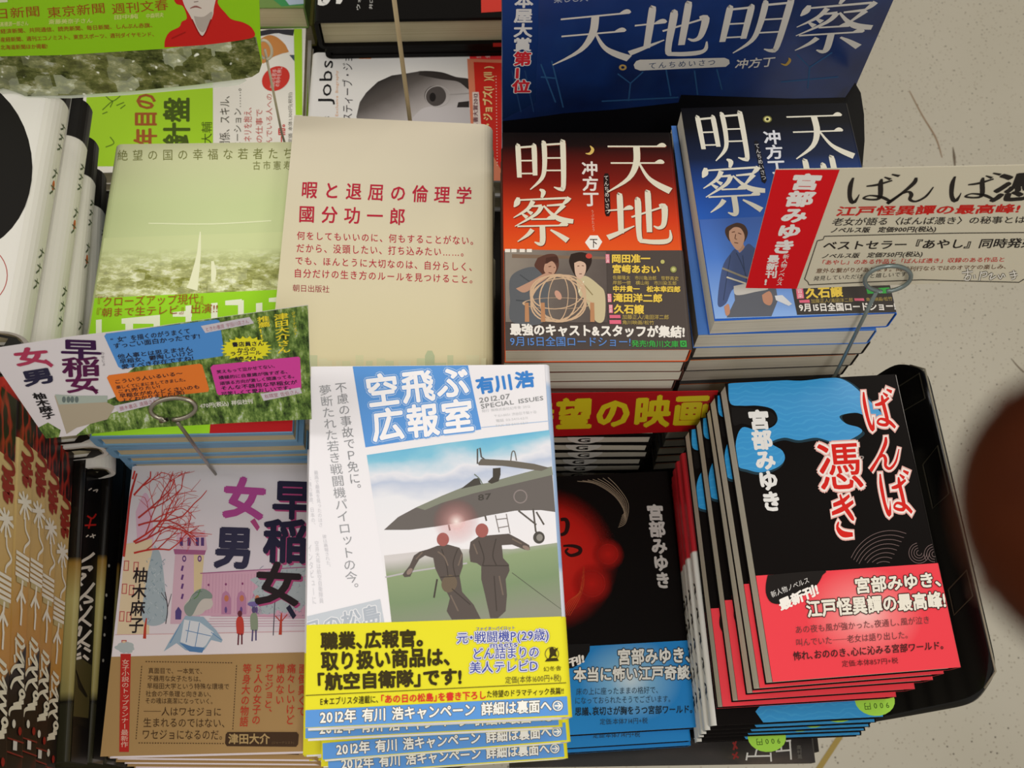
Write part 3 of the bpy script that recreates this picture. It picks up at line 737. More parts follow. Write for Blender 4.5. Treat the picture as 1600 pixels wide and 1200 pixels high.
# ================================================================ red pocket book (movie edition, second volume)
W_, H_, T_ = .105, .149, .0162
IM = pose(.0447, .3286, .0518, 2.6, -1.93, .52)
coverI = g_lin('red_to_black_cover', (0, -.01, 0), (0, .073, 0), [(0, '#e0561f'), (.25, '#cf3a17'), (.6, '#74160c'), (.9, '#190a08'), (1, '#0e0807')], .36)
bandI = mat('#4e4541', .35, 'charcoal_band_paper')
I = Book('paperback_book', 'red pocket book with white title and film band, topmost of the middle stack', 'book', IM, W_, H_, T_, coverI, 'R', .0005, .0005, .002, PAGES, (band_h(IM, T_, H_, (905, 392)), bandI), 'copies of the red pocket book')
s = I.face
p = 'title_lettering'
TW = '#d9d2bd'
for ch, q in (('明', ((802, 222), (889, 221), (806, 299), (890, 299))), ('察', ((799, 300), (895, 299), (800, 384), (898, 383))), ('天', ((944, 222), (1046, 222), (946, 304), (1050, 304))), ('地', ((950, 303), (1050, 302), (953, 384), (1054, 384)))):
    mincho(s, p, ch, q, '#6d2415', 4)
    q2 = [(a - 1, b - 1) for a, b in q]; mincho(s, p, ch, q2, TW, 5)
p = 'author_lettering'
s.txt(p, '冲方丁', ((908, 252), (934, 252), (911, 323), (937, 323)), '#dcd2ca', .03, 4, True)
s.poly(p, [(943, 276), (945, 271), (950, 271), (952, 276), (954, 332), (952, 338), (947, 338), (945, 333)], '#231310', 4)
s.txt(p, 'てんちめいさつ', ((943, 274), (951, 274), (946, 335), (953, 335)), '#d8cfc6', .0, 6, True)
s.txt(p, 'うぶかたとう', ((923, 328), (928, 328), (925, 362), (930, 362)), '#e0a890', .0, 4, True)
s.stroke(p, [(915, 240, 1), (922, 240, 4), (926, 234, 5), (922, 228, 1)], 3, '#d0b060', 4)
s.poly(p, [(922, 368), (934, 368), (941, 378), (934, 390), (922, 390), (914, 379)], '#e9e2da', 4)
s.txt(p, '下', ((921, 372), (934, 372), (921, 388), (934, 388)), '#2a1512', .01, 6)
p = 'band_photo'
ph = g_lin('printed_room_dim', (-.05, -.02, 0), (.01, -.05, 0), [(0, '#8d8378'), (.5, '#6a605a'), (1, '#544a47')], .35, 60, .2)
s.poly(p, [(789, 390), (947, 394), (949, 505), (790, 504)], ph, 6)
for x in (789, 799, 812, 823): s.poly(p, [(x, 390), (x + 8, 390), (x + 8, 395), (x, 395)], '#e5ddd2', 7)
s.poly(p, [(800, 398), (946, 402), (946, 406), (800, 404)], '#7c6654', 7)
s.poly(p, [(797, 470), (796, 440), (806, 426), (830, 418), (845, 424), (850, 440), (858, 450), (850, 504), (800, 504)], '#5d5f63', 8, True)
s.poly(p, [(840, 404), (856, 398), (870, 400), (873, 416), (866, 430), (855, 436), (842, 424), (835, 416)], '#5a3a30', 8, True)
s.poly(p, [(851, 414), (862, 409), (869, 418), (866, 428), (858, 433), (850, 424)], '#b98f78', 9, True)
s.poly(p, [(806, 452), (830, 440), (852, 428), (858, 432), (842, 444), (820, 458)], '#b98f78', 9, True)
s.poly(p, [(892, 398), (908, 395), (922, 400), (924, 412), (915, 428), (905, 436), (896, 428), (889, 410)], '#30241f', 8, True)
s.poly(p, [(897, 412), (906, 409), (915, 414), (914, 428), (906, 437), (899, 430)], '#cfae98', 9, True)
s.ell(p, (920, 401), 5, 4, '#c2453a', 9)
for q in ([(857, 418), (861, 417)], [(865, 419), (867, 419)], [(857, 427), (862, 428)], [(902, 417), (905, 416.5)], [(909, 416), (912, 416.5)], [(905, 429), (909, 429)]): s.stroke(p, q, 1.1, '#5a3428', 10, False)
s.poly(p, [(853, 404), (870, 402), (871, 412), (862, 409), (853, 413)], '#4a2e26', 10, True)
s.stroke(p, [(904, 437), (914, 448), (926, 462)], 1.6, '#8f7f5a', 9); s.stroke(p, [(912, 440), (904, 458)], 1.4, '#e4dcc4', 9)
s.stroke(p, [(812, 430), (826, 440), (840, 448)], 1.6, '#4a4c50', 9); s.stroke(p, [(806, 470), (830, 474), (846, 490)], 2, '#4a4c50', 9)
s.poly(p, [(900, 438), (915, 432), (935, 446), (945, 460), (944, 500), (930, 502), (915, 470), (905, 462)], '#c3b591', 8, True)
s.ell(p, (872, 462), 4.5, 8, '#c69682', 9, -30)
WD = '#c9a98a'
s.ell(p, (871, 475), 55, 9, WD, 11, 0, 32, .94)
for a in (16, 30, 44): s.ell(p, (872, 467), a, 38, WD, 10, 4, 32, .93)
for rt in (-28, 22): s.ell(p, (872, 467), 46, 34, WD, 10, rt, 32, .95)
s.ell(p, (872, 460), 42, 24, WD, 10, -8, 32, .94)
for x in (823, 848, 925): s.poly(p, [(x - 3, 474), (x + 3, 474), (x + 4, 504), (x - 3, 504)], '#b5835e', 12)
p = 'band_lettering'
YE = '#e3c24e'
for tx, x0, y0, x1, y1, k in (('岡田准一', 955, 398, 1016, 412, 0), ('宮﨑あおい', 956, 414, 1031, 428, .8), ('中井貴一　松本幸四郎', 957, 447, 1063, 457, 1), ('滝田洋二郎', 958, 459, 1035, 473, 1), ('久石譲', 959, 476, 1006, 491, 1)):
    s.txt(p, tx, ((x0, y0), (x1, y0 + k), (x0, y1), (x1, y1 + k)), YE, .04, 8)
for tx, x0, y0, x1, y1, k in (('佐藤隆太　市川亀治郎　笹野高史', 957, 431, 1060, 438, 1.5), ('岸部一徳　横山裕　市川染五郎', 957, 439, 1057, 446, 1), ('加藤正人/滝田洋二郎', 972, 492, 1045, 500, .5), ('角川映画/松竹', 972, 501, 1022, 508, .5)):
    s.txt(p, tx, ((x0, y0), (x1, y0 + k), (x0, y1), (x1, y1 + k)), '#b39c54', .01, 8)
PK = '#d9667e'
for r in ((946, 398, 952, 412), (949, 460, 955, 473), (951, 477, 957, 490), (952, 493, 969, 498), (952, 501, 970, 507)):
    s.poly(p, [(r[0], r[1]), (r[2], r[1]), (r[2] + .5, r[3]), (r[0] + .5, r[3])], PK, 7)
for tx, q in (('出演', ((946, 398), (952, 398), (946, 412), (952, 412))), ('監督', ((949, 460), (955, 460), (949, 473), (955, 473))), ('音楽', ((951, 477), (957, 477), (951, 490), (957, 490)))):
    s.txt(p, tx, q, '#f0d8d8', .0, 9, True)
s.txt(p, '最強のキャスト&スタッフが集結!', ((796, 506), (1070, 510), (797, 525), (1070, 529)), '#e8e2da', .045, 8)
s.txt(p, '9月15日全国ロードショー!', ((796, 526), (986, 527), (797, 542), (986, 543)), '#5b86c8', .01, 8)
s.txt(p, '発売!角川文庫', ((986, 532), (1060, 533), (987, 543), (1060, 544)), '#3fa548', .02, 8)
s.poly(p, [(1062, 533), (1072, 533), (1073, 543), (1063, 543)], '#3fa548', 7)
s.ell(p, (1067.5, 538), 3, 3, '#2c4a30', 8, ring=.6)
s.ell(p, (1035, 410), 3.2, 3.2, '#b9b26a', 8); s.ell(p, (1052, 422), 5, 5, '#8e9052', 8); s.ell(p, (1052, 422), 3, 3, '#c2c07c', 9)
I.ink({'band_lettering': I.band, 'band_photo': I.band})
Ip = Book('paperback_book', 'second copy down of the red pocket book, only its page edge showing', 'book', IM @ Matrix.Translation((-.0005, .0005, -(T_ + .0012))), W_, H_, .0138, mat('#5c3a30', .4), 'R', .0005, .0004, .002, PAGES, None, 'copies of the red pocket book')
z = .0518 - T_ - .0006
for i in range(2, 8):
    z -= .0146
    M = pose(.0447 + random.uniform(-.0015, .0008), .3286 + random.uniform(-.001, .001), z, 2.6 + random.uniform(-.6, .6), -1.93, .52) @ Matrix.Translation((0, 0, -.0138))
    copy_tree(Ip.root, M, ORD[i] + ' copy down of the red pocket book, a strip of grey page edge', 'copies of the red pocket book')
zb = z - .0138
# black books with a round white mark on the lower edge, under the red strip
blk = mat('#0f0d0c', .4, 'black_book_cloth', .06)
Gb = None
z = zb - .004
for i in range(7):
    if z - .0165 < TZ: break
    M = pose(.047 + random.uniform(-.002, .002), .3275 + .0006 * i, z, 2.2 + random.uniform(-1, 1), 0, 0)
    if i == 0: M = pose(.047, .3285, z - .0015, 2.4, -.8, .3)
    if Gb is None:
        Gb = Book('paperback_book', 'uppermost black book with a round white mark under the red strip', 'book', M, .098, .15, .0165, blk, 'R', .0016, .0012, .002, PAGES, None, 'black books under the red strip')
        e = Surf(Gb.M, (0, -.0752, .00825), (1, 0, 0), (0, 0, 1))
        e.add('edge_mark', '#dedad2', 2, [(.002 + .0125 * math.cos(k), .008 + .0135 * math.sin(k)) for k in [-math.pi * j / 18 for j in range(19)]], [tuple(range(19))])
        V_, F_ = glyph('G', .03); e.add('edge_mark', '#2a2724', 4, [(-.0035 + x * .013, -.0022 + y * .0115) for x, y in V_], F_)
        e.build(Gb.root)
    else: copy_tree(Gb.root, M @ Matrix.Translation((0, 0, -.0165)), ORD[i] + ' black book down with a round white mark under the red strip', 'black books under the red strip')
    z -= .0178

# ================================================================ blue pocket book (first volume)
W_, H_, T_ = .105, .149, .0172
JM = pose(.1578, .35, .0573, 5.32, -2.67, 1.01)
coverJ = g_lin('black_to_blue_cover', (0, -.02, 0), (0, .06, 0), [(0, '#2a62c0'), (.35, '#1d4a9e'), (.7, '#101d3c'), (1, '#0d0d12')], .3)
J = Book('paperback_book', 'blue pocket book with white title and samurai band, topmost of the right rear stack', 'book', JM, W_, H_, T_, coverJ, 'R', .0005, .0005, .002, PAGES, None, 'copies of the blue pocket book')
s = J.face
p = 'title_lettering'
for ch, q in (('明', ((1081, 177), (1164, 175), (1096, 254), (1177, 251))), ('察', ((1089, 253), (1188, 250), (1101, 338), (1201, 334))), ('天', ((1221, 176), (1318, 173), (1241, 251), (1336, 248))), ('地', ((1239, 249), (1335, 246), (1254, 330), (1352, 327)))):
    mincho(s, p, ch, q, '#d8d3c4', 5)
p = 'author_lettering'
s.txt(p, '冲方丁', ((1191, 204), (1219, 203), (1201, 273), (1229, 272)), '#d2d3da', .03, 4, True)
s.poly(p, [(1178, 222), (1181, 219), (1185, 222), (1198, 282), (1195, 287), (1190, 284)], '#14131a', 4)
s.txt(p, 'てんちめいさつ', ((1178, 224), (1186, 224), (1190, 282), (1198, 282)), '#c8c6c6', 0, 6, True)
s.ell(p, (1199, 186.5), 7, 5.5, '#6f6c3a', 4); s.ell(p, (1199, 186.5), 5, 4, '#cfc98a', 5); s.ell(p, (1199, 186.5), 2.2, 2, '#14131a', 6)
p = 'band_photo'
a0, a1 = s.ab((1140, 345)), s.ab((1150, 498))
s.poly(p, [(1092, 344), (1345, 332), (1360, 420), (1403, 489), (1117, 499)], g_lin('printed_day_sky', (a0[0], a0[1], 0), (a1[0], a1[1], 0), [(0, '#3f63ae'), (.4, '#4a78c8'), (1, '#86a8dc')], .3), 3)
s.poly(p, [(1142, 352), (1152, 349), (1163, 353), (1168, 364), (1165, 375), (1160, 380), (1158, 368), (1145, 372), (1140, 378), (1133, 366), (1134, 357)], '#4a352b', 5, True)
s.poly(p, [(1139, 362), (1147, 356), (1157, 358), (1163, 370), (1160, 384), (1152, 392), (1143, 382), (1139, 372)], '#c79b82', 6, True)
for q in ([(1143, 364), (1148, 363)], [(1153, 365), (1158, 367)], [(1149, 367), (1148, 374), (1151, 375)], [(1147, 380), (1153, 381)]): s.stroke(p, q, 1.3, '#5f3a2c', 7, False)
for q in ([(1141, 400), (1136, 430), (1130, 470)], [(1160, 400), (1164, 430), (1168, 446)], [(1150, 396), (1158, 412), (1170, 444)], [(1185, 400), (1180, 440)]): s.stroke(p, q, 1.4, '#36425f', 7)
s.poly(p, [(1148, 384), (1160, 380), (1164, 388), (1155, 396)], '#b58a72', 5)
s.poly(p, [(1141, 397), (1148, 390), (1156, 396), (1168, 382), (1178, 388), (1190, 400), (1196, 430), (1200, 455), (1170, 460), (1146, 452), (1134, 475), (1121, 476), (1128, 420)], '#46547c', 5, True)
s.poly(p, [(1146, 450), (1180, 446), (1212, 450), (1215, 470), (1205, 495), (1135, 497), (1148, 470)], '#5c5e66', 6)
s.poly(p, [(1146, 448), (1172, 444), (1200, 452), (1180, 457), (1150, 462)], '#b9b4ae', 7, True)
s.stroke(p, [(1128, 420), (1160, 433), (1198, 445)], 3, '#8a8272', 8, False)
s.stroke(p, [(1135, 434), (1165, 444)], 2.5, '#c6bda6', 8, False)
s.poly(p, [(1190, 462), (1202, 456), (1207, 468), (1203, 478), (1193, 474)], '#b5836a', 8, True)
s.poly(p, [(1210, 463), (1222, 462), (1237, 476), (1232, 479), (1212, 470)], '#cfd0d4', 8)
s.poly(p, [(1131, 480), (1138, 476), (1140, 490), (1134, 494)], '#b5836a', 8, True)
p = 'band_lettering'
s.poly(p, [(1236, 449), (1398, 442), (1404, 489), (1245, 493)], '#3d3834', 6)
s.txt(p, '久石譲', ((1257, 450), (1315, 448), (1259, 468), (1317, 465)), YE, .04, 8)
s.txt(p, '音楽', ((1244, 452), (1253, 452), (1246, 467), (1255, 467)), '#f0d8d8', 0, 9, True)
s.poly(p, [(1243, 451), (1254, 451), (1256, 467), (1245, 468)], PK, 7)
s.poly(p, [(1248, 470), (1264, 469), (1265, 474), (1249, 474)], PK, 7); s.poly(p, [(1334, 467), (1349, 467), (1350, 471), (1335, 471)], PK, 7)
s.txt(p, '加藤正人/滝田洋二郎', ((1266, 468), (1332, 466), (1267, 475), (1333, 473)), '#b39c54', .0, 8)
s.txt(p, '角川映画/松竹', ((1352, 466), (1393, 464), (1353, 472), (1394, 471)), '#b39c54', .0, 8)
s.poly(p, [(1353, 452), (1389, 450), (1391, 459), (1355, 460)], '#3fa548', 7)
s.txt(p, '9月15日全国ロードショー!', ((1247, 475), (1398, 472), (1249, 488), (1400, 486)), '#e8e2da', .03, 8)
J.ink()
Jp = Book('paperback_book', 'second copy down of the blue pocket book, shifted left so a blue strip shows', 'book', corner_pose((1091, 523), .0573 - T_ - .0008, W_, H_, 4.2, -2.67, 1.01), W_, H_, T_, mat('#4f7cc4', .35), 'R', .0005, .0005, .002, PAGES, None, 'copies of the blue pocket book')
Jd = Book('paperback_book', 'third copy down of the blue pocket book, an orange line at its lower edge', 'book', corner_pose((1089, 540), .0573 - (T_ + .0012) * 2, W_, H_, 4.0, -2.67 * .84, 1.01 * .9), W_, H_, T_, mat('#3b3836', .4), 'R', .0005, .0005, .002, PAGES, None, 'copies of the blue pocket book')
e = Surf(Jd.M, (0, -H_ / 2 - .0001, T_ - .0006), (1, 0, 0), (0, 0, 1)); e.add('edge_line', '#c8703c', 1, [(-.052, -.0006), (.05, -.0003), (.05, .0003), (-.052, .0007)], [(0, 1, 2, 3)]); e.build(Jd.root)
z = .0573 - (T_ + .0012) * 2
for i, (px, yw) in enumerate((((1078, 562), 4.6), ((1070, 579), 5.0), ((1062, 600), 4.6), ((1054, 620), 4.2), ((1046, 640), 4.2), ((1040, 652), 4), ((1036, 660), 4), ((1034, 670), 4), ((1032, 680), 4), ((1030, 690), 4), ((1028, 700), 4), ((1026, 710), 4), ((1024, 715), 4)), 3):
    z -= T_ + .0012
    if z - T_ < TZ: break
    if i <= 6: M = corner_pose(px, z, W_, H_, yw, -2.67 * (1 - i * .08), 1.01 * (1 - i * .05))
    else: M = pose(.158 + .001 * (i % 3), .352, z, 5, 0, 0)
    copy_tree(Jd.root, M @ Matrix.Translation((0, 0, -T_)), ORD[i] + ' copy down of the blue pocket book, a grey page edge', 'copies of the blue pocket book')

# ================================================================ beige philosophy book
W_, H_, T_ = .130, .188, .021
EM = pose(-.0792, .3384, .0204, 2.09, -3.43, 3.81)
coverE = g_lin('beige_jacket', (0, -.094, 0), (0, .094, 0), [(0, '#d8cda4'), (.3, '#dad0b0'), (.8, '#d6cdb6'), (1, '#d0c6b2')], .5)
E_ = Book('hardcover_book', 'plain beige book with red lettering and a faint skyline, topmost of its stack', 'book', EM, W_, H_, T_, coverE, 'R', .0022, .003, .008, PAGES_W, None, 'copies of the beige book')
s = E_.face
CR = '#b5283c'
p = 'title_lettering'
s.txt(p, '暇と退屈の倫理学', ((467, 282), (743, 292), (465, 310), (741, 320)), CR, .02, 4, sp=.74)
s.txt(p, '國分功一郎', ((462, 320), (639, 325), (461, 348), (638, 353)), CR, .02, 4, sp=.74)
p = 'blurb'
for tx, a, b, c_, d_ in (('何をしてもいいのに、何もすることがない。', (463, 361), (748, 369), (463, 375), (748, 384)), ('だから、没頭したい、打ち込みたい……。', (462, 380), (733, 387), (462, 395), (733, 402)), ('でも、ほんとうに大切なのは、自分らしく、', (460, 400), (746, 410), (460, 414), (746, 425)), ('自分だけの生き方のルールを見つけること。', (458, 419), (747, 430), (458, 434), (747, 444))):
    s.txt(p, tx, (a, b, c_, d_), CR, .008, 4, sp=.9)
s.txt(p, '朝日出版社', ((457, 444), (515, 446), (457, 456), (515, 458)), '#9c3a42', .005, 4)
p = 'cover_picture'
x = 445
while x < 762:
    wd = random.uniform(7, 22); h = random.choice((3, 5, 8, 12, 17))
    s.poly(p, [(x, 572 - h), (x + wd, 572 - h), (x + wd, 585), (x, 585)], random.choice(('#d0cda4', '#c8caa2', '#c2c59e', '#d6d0aa')), 2)
    x += wd + random.uniform(-1, 9)
s.poly(p, [(664, 585), (664, 556), (668, 548), (675, 548), (679, 556), (679, 585)], '#b4bd98', 3)
E_.ink()
Ep = Book('hardcover_book', 'second copy down of the beige book, its rounded spine showing', 'book', EM @ Matrix.Translation((.002, .0, -T_ - .0006)), W_, H_, T_, mat('#c9bfa4', .5), 'R', .0022, .003, .008, PAGES_W, None, 'copies of the beige book')
pile(Ep.root, EM, T_, None, .0204 - T_ - .003, '{} copy down of the beige book in the beige stack', 'hidden copies of the beige book', 0, (-3.43, 3.81), 2.1, .001)

# ================================================================ pale green book on blue hardcovers
W_, H_, T_ = .122, .188, .0205
DM = pose(-.2055, .3264, 0, 2.24, -.74, -1.25)
coverD = g_lin('pale_green_jacket', (0, -.094, 0), (0, .094, 0), [(0, '#c3cf9a'), (.4, '#d2dca6'), (.75, '#cad6a0'), (1, '#d2d3aa')], .4, 8, .1)
D = Book('hardcover_book', 'pale green book with a hazy city and lime band, topmost of the blue stack', 'book', DM, W_, H_, T_, coverD, 'L', .0025, .003, .006, PAGES_W, None, 'copies of the pale green book')
s = D.face
OL = '#7c7e48'
s.txt('title_lettering', '絶望の国の幸福な若者たち', ((180, 234), (462, 230), (180, 252), (462, 249)), OL, -.006, 4, sp=.72)
s.txt('author_lettering', '古市憲寿', ((393, 251), (457, 251), (393, 266), (457, 266)), OL, .0, 4, sp=.8)
ct = NT('printed_hazy_city', .4)
n1 = ct.noise(130, 5, stretch=(1, 2.0, 1), rough=.7); n2 = ct.n('TexVoronoi', {'Vector': ct.n('Mapping', {'Vector': ct.co, 'Scale': (1, 1.7, 1)}).outputs[0], 'Scale': 95.0}, distance='CHEBYCHEV').outputs['Color']
bw = ct.n('RGBToBW', {0: n2}).outputs[0]
cc = ct.ramp(n1, [(.36, '#777a38'), (.48, '#a9ac5e'), (.55, '#d4d898'), (.62, '#f4f6dc')])
cc = ct.mix(.35, cc, ct.ramp(bw, [(.2, '#7f8446'), (.7, '#e8ecc4')]))
yy = ct.n('SeparateXYZ', {0: ct.co}).outputs[1]
fade = ct.n('MapRange', {0: yy, 1: -.002, 2: .014}).outputs[0]
cc = ct.mix(fade, cc, '#d3dca6')
CITY = ct.base(cc)
p = 'cover_picture'
s.poly(p, [(159, 372), (462, 362), (462, 462), (144, 470)], CITY, 2)
s.stroke(p, [(313, 362, 1.5), (312, 378, 4), (310, 402, 7), (303, 440, 14), (300, 452, 18)], 6, '#eef0cc', 3)
s.stroke(p, [(332, 408, 4), (334, 425, 8), (333, 440, 6)], 6, '#eef0cc', 3)
s.stroke(p, [(232, 349), (330, 350), (424, 345)], 2, '#e6ecc2', 3)
p = 'lime_band'
s.poly(p, [(144, 466), (462, 452), (462, 570), (110, 590)], mat('#9fdc2c', .35), 3)
for a, b, c_, d_ in ((150, 500, 9, 34), (190, 498, 60, 8), (196, 505, 12, 30), (240, 494, 10, 30), (270, 488, 30, 7), (290, 478, 9, 30), (330, 474, 10, 34), (352, 470, 26, 7), (372, 470, 9, 34), (400, 474, 10, 30), (420, 466, 30, 6), (436, 468, 8, 30)):
    s.poly(p, [(a, b), (a + c_, b - c_ * .1), (a + c_, b + d_), (a, b + d_)], '#eff4da', 4)
s.txt('band_lettering', '『クローズアップ現代』', ((144, 464), (328, 458), (143, 481), (327, 476)), '#a5552c', .0, 5)
s.txt('band_lettering', '『朝まで生テレビ』出演!!', ((142, 482), (342, 474), (141, 497), (341, 490)), '#a5552c', .0, 5)
D.ink()
# blue hardcovers beneath (bare boards, lime and red band on the first)
Dm = mat('#7ba8cc', .4, 'light_blue_board')
D2 = Book('hardcover_book', 'light blue hardcover under the sign with a lime and red band along its edge', 'book', pose(-.203, .317, -.0245, 3.4, 0, 0), W_ + .004, H_, .0205, Dm, 'L', .0045, .001, .005, PAGES_T, None, 'light blue hardcovers')
f_ = D2.face
f_.poly('band_strip', [(-.062, -.0935), (.012, -.0935), (.012, -.072), (-.062, -.072)], '#9fdc2c', 2, False, True)
f_.poly('band_strip', [(.012, -.0935), (.063, -.0935), (.063, -.072), (.012, -.072)], '#b81f24', 2, False, True)
f_.build(D2.root)
Dp = Book('hardcover_book', 'third book down in the light blue stack below the sign', 'book', pose(-.2005, .3175, -.0465, 3.6, 0, 0), W_ + .004, H_, .0205, Dm, 'L', .0045, .001, .005, PAGES_T, None, 'light blue hardcovers')
z = -.0465
for i in range(3, 11):
    z -= .0215
    if z - .0205 < TZ: break
    copy_tree(Dp.root, pose(-.2 + random.uniform(-.001, .002), .3185 + .0007 * i, z, 3.2 + random.uniform(-1, 1), 0, 0) @ Matrix.Translation((0, 0, -.0205)), ORD[i] + ' book down in the light blue stack below the sign', 'light blue hardcovers')

# ================================================================ pink campus drawing book (front left)
W_, H_, T_ = .130, .188, .019
OM = edge_pose((207, 727), (157, 1182), -.1, W_, H_, 'L')
coverO = g_lin('lilac_white_jacket', (0, -.05, 0), (0, .094, 0), [(0, '#eee2e8'), (.5, '#e2d8e2'), (1, '#d8d4d8')], .4)
O = Book('hardcover_book', 'white book drawn with a pink campus, red tree and brown belly band, topmost copy', 'book', OM, W_, H_, T_, coverO, 'R', .0012, .0012, .003, PAGES_W, (band_h(OM, T_, H_, (320, 1023)), mat('#b28f5e', .6, 'kraft_band_paper')), 'copies of the campus book')
s = O.face
p = 'cover_picture'
s.poly(p, [(196, 850), (238, 842), (232, 1020), (180, 1020)], '#e4cfae', 2)
for (x, y) in ((194, 876), (209, 878), (191, 912), (202, 914), (187, 955), (198, 956), (190, 1000)):
    s.poly(p, [(x, y), (x + 8, y), (x + 7, y + 16), (x - 1, y + 16)], '#c05a5c', 3); s.poly(p, [(x + 1.4, y + 1.4), (x + 6.6, y + 1.4), (x + 5.6, y + 14.6), (x + .4, y + 14.6)], '#e8c9a8', 4)
s.poly(p, [(212, 800), (226, 770), (236, 790), (240, 850), (234, 880), (218, 880)], '#dcb6cc', 2, True)
def rag(c, rx, ry, n=26, amp=.22): return [(c[0] + rx * math.cos(k * 6.283 / n) * (1 + random.uniform(-amp, amp)), c[1] + ry * math.sin(k * 6.283 / n) * (1 + random.uniform(-amp, amp))) for k in range(n)]
s.poly(p, [(242, 852), (252, 870), (258, 920), (262, 965), (240, 978), (222, 965), (228, 910), (236, 870)], '#aab8c2', 3, True)
for k in range(70):
    x = random.uniform(226, 258); y = random.uniform(870, 972); s.stroke(p, [(x, y), (x + random.uniform(-4, 4), y + random.uniform(2, 5))], .9, random.choice(('#7f97a8', '#8fa0a8', '#c3ccd2')), 4, False)
PKB, PKL = '#d7a9bf', '#a8628c'
s.poly(p, [(277, 830), (283, 836), (290, 828), (297, 836), (304, 828), (311, 834), (320, 828), (324, 858), (321, 862), (318, 868), (312, 975), (266, 975), (274, 862)], '#d9b4c6', 4)
s.poly(p, [(303, 866), (319, 868), (313, 938), (303, 935)], '#dfc9a0', 5)
s.poly(p, [(271, 858), (322, 860), (320, 867), (273, 866)], PKL, 5)
for x in (281, 293, 306, 314): s.poly(p, [(x, 840), (x + 5, 840), (x + 5, 853), (x, 853)], '#5b3f78', 6)
for x, y in ((288, 873), (312, 873)): s.ell(p, (x, y), 3.2, 5, '#6a4280', 6); s.ell(p, (x, y), 1.6, 2.6, '#d9b4c6', 7)
for y in (884, 898, 912, 928): s.stroke(p, [(286, y), (284, y + 8)], 3.2, '#6a4280', 6, False)
s.poly(p, [(274, 968), (274, 955), (279, 948), (284, 955), (283, 968)], '#5a4a86', 6)
s.poly(p, [(313, 896), (372, 893), (480, 886), (480, 966), (312, 962)], PKB, 3)
for x in range(318, 480, 5): s.stroke(p, [(x, 897), (x - 2, 958)], .6, '#c58fab', 4, False)
s.stroke(p, [(313, 896), (480, 886)], 1.6, PKL, 5, False)
for x in (353, 377, 401):
    s.poly(p, [(x - 7, 960), (x - 7, 935), (x - 5, 927), (x, 923), (x + 5, 927), (x + 8, 935), (x + 8, 960)], '#bd84a8', 5)
    s.ell(p, (x + 1, 935), 3.5, 5, '#c97a5a', 6); s.ell(p, (x, 953), 2, 5, '#6a4f8a', 6)
for x, y in ((326, 914), (353, 913), (379, 912), (405, 911)): s.ell(p, (x, y), 1.6, 2, '#8a3f70', 5)
for k in range(5): s.stroke(p, [(330 - k * 3, 963 + 4 * k), (480, 962 + 4 * k)], .8, '#c791aa', 4, False)
s.poly(p, [(176, 992), (480, 988), (480, 1030), (176, 1030)], '#f0e6ea', 3)
s.stroke(p, [(180, 992), (300, 990), (480, 986)], .8, '#d99aa0', 4)
for cx, cy, rx, ry in ((440, 925, 46, 34), (456, 890, 26, 18), (415, 945, 26, 16)):
    s.poly(p, rag((cx, cy), rx, ry), '#b3bcc2', 5)
for k in range(140):
    x = random.uniform(400, 484); y = random.uniform(880, 962); s.stroke(p, [(x, y), (x + random.uniform(-4, 4), y + random.uniform(1, 4))], .8, random.choice(('#7d8f9c', '#98a6ae', '#8c84a4')), 6, False)
s.stroke(p, [(438, 992, 5), (439, 972, 3.5), (440, 958, 2)], 3, '#c04434', 7, False); s.stroke(p, [(439, 972), (449, 960)], 1.6, '#c04434', 7, False); s.stroke(p, [(439, 972), (430, 962)], 1.6, '#c04434', 7, False)
s.stroke(p, [(226, 998, 5), (227, 980, 3.5), (229, 966, 2)], 3, '#c04434', 7, False)
s.stroke(p, [(259, 975), (262, 950), (258, 925)], 1.4, '#4a4048', 7); s.stroke(p, [(262, 950), (268, 928)], 1, '#4a4048', 7); s.stroke(p, [(261, 940), (252, 926)], 1, '#4a4048', 7)
s.stroke(p, [(430, 930), (427, 993)], 1.4, '#4a4452', 8, False)
# girl with shawl
s.poly(p, [(296, 935), (304, 925), (318, 921), (328, 926), (331, 936), (333, 944), (329, 951), (321, 954), (314, 960), (300, 962), (290, 958), (288, 946)], '#cfc6c0', 8, True)
s.poly(p, [(299, 936), (306, 924), (318, 920), (330, 927), (331, 935), (318, 936), (310, 944), (300, 962), (291, 960), (288, 948)], '#8a9790', 9, True)
s.stroke(p, [(296, 940), (303, 928), (316, 924)], 1, '#5f7068', 10); s.stroke(p, [(303, 936), (309, 931), (313, 921)], 1.4, '#5b8a4c', 10)
s.poly(p, [(256, 1018), (266, 1000), (282, 975), (290, 962), (318, 964), (338, 985), (348, 1000), (346, 1004), (330, 1000), (320, 1015), (312, 1020), (290, 1016), (276, 1005)], '#9fb6ca', 8)
s.poly(p, [(282, 1003), (288, 968), (312, 972), (334, 988), (322, 1008), (312, 1016)], '#dfe2ea', 9)
s.poly(p, [(280, 1004), (300, 1010), (320, 1012), (316, 1020), (296, 1018)], '#5b86b8', 9)
for L_ in ([(297, 970), (291, 1004)], [(312, 973), (305, 1011)], [(290, 985), (330, 994)], [(282, 975), (266, 1005)], [(330, 988), (346, 1000)]): s.stroke(p, L_, 1.1, '#5f8cbc', 10, False)
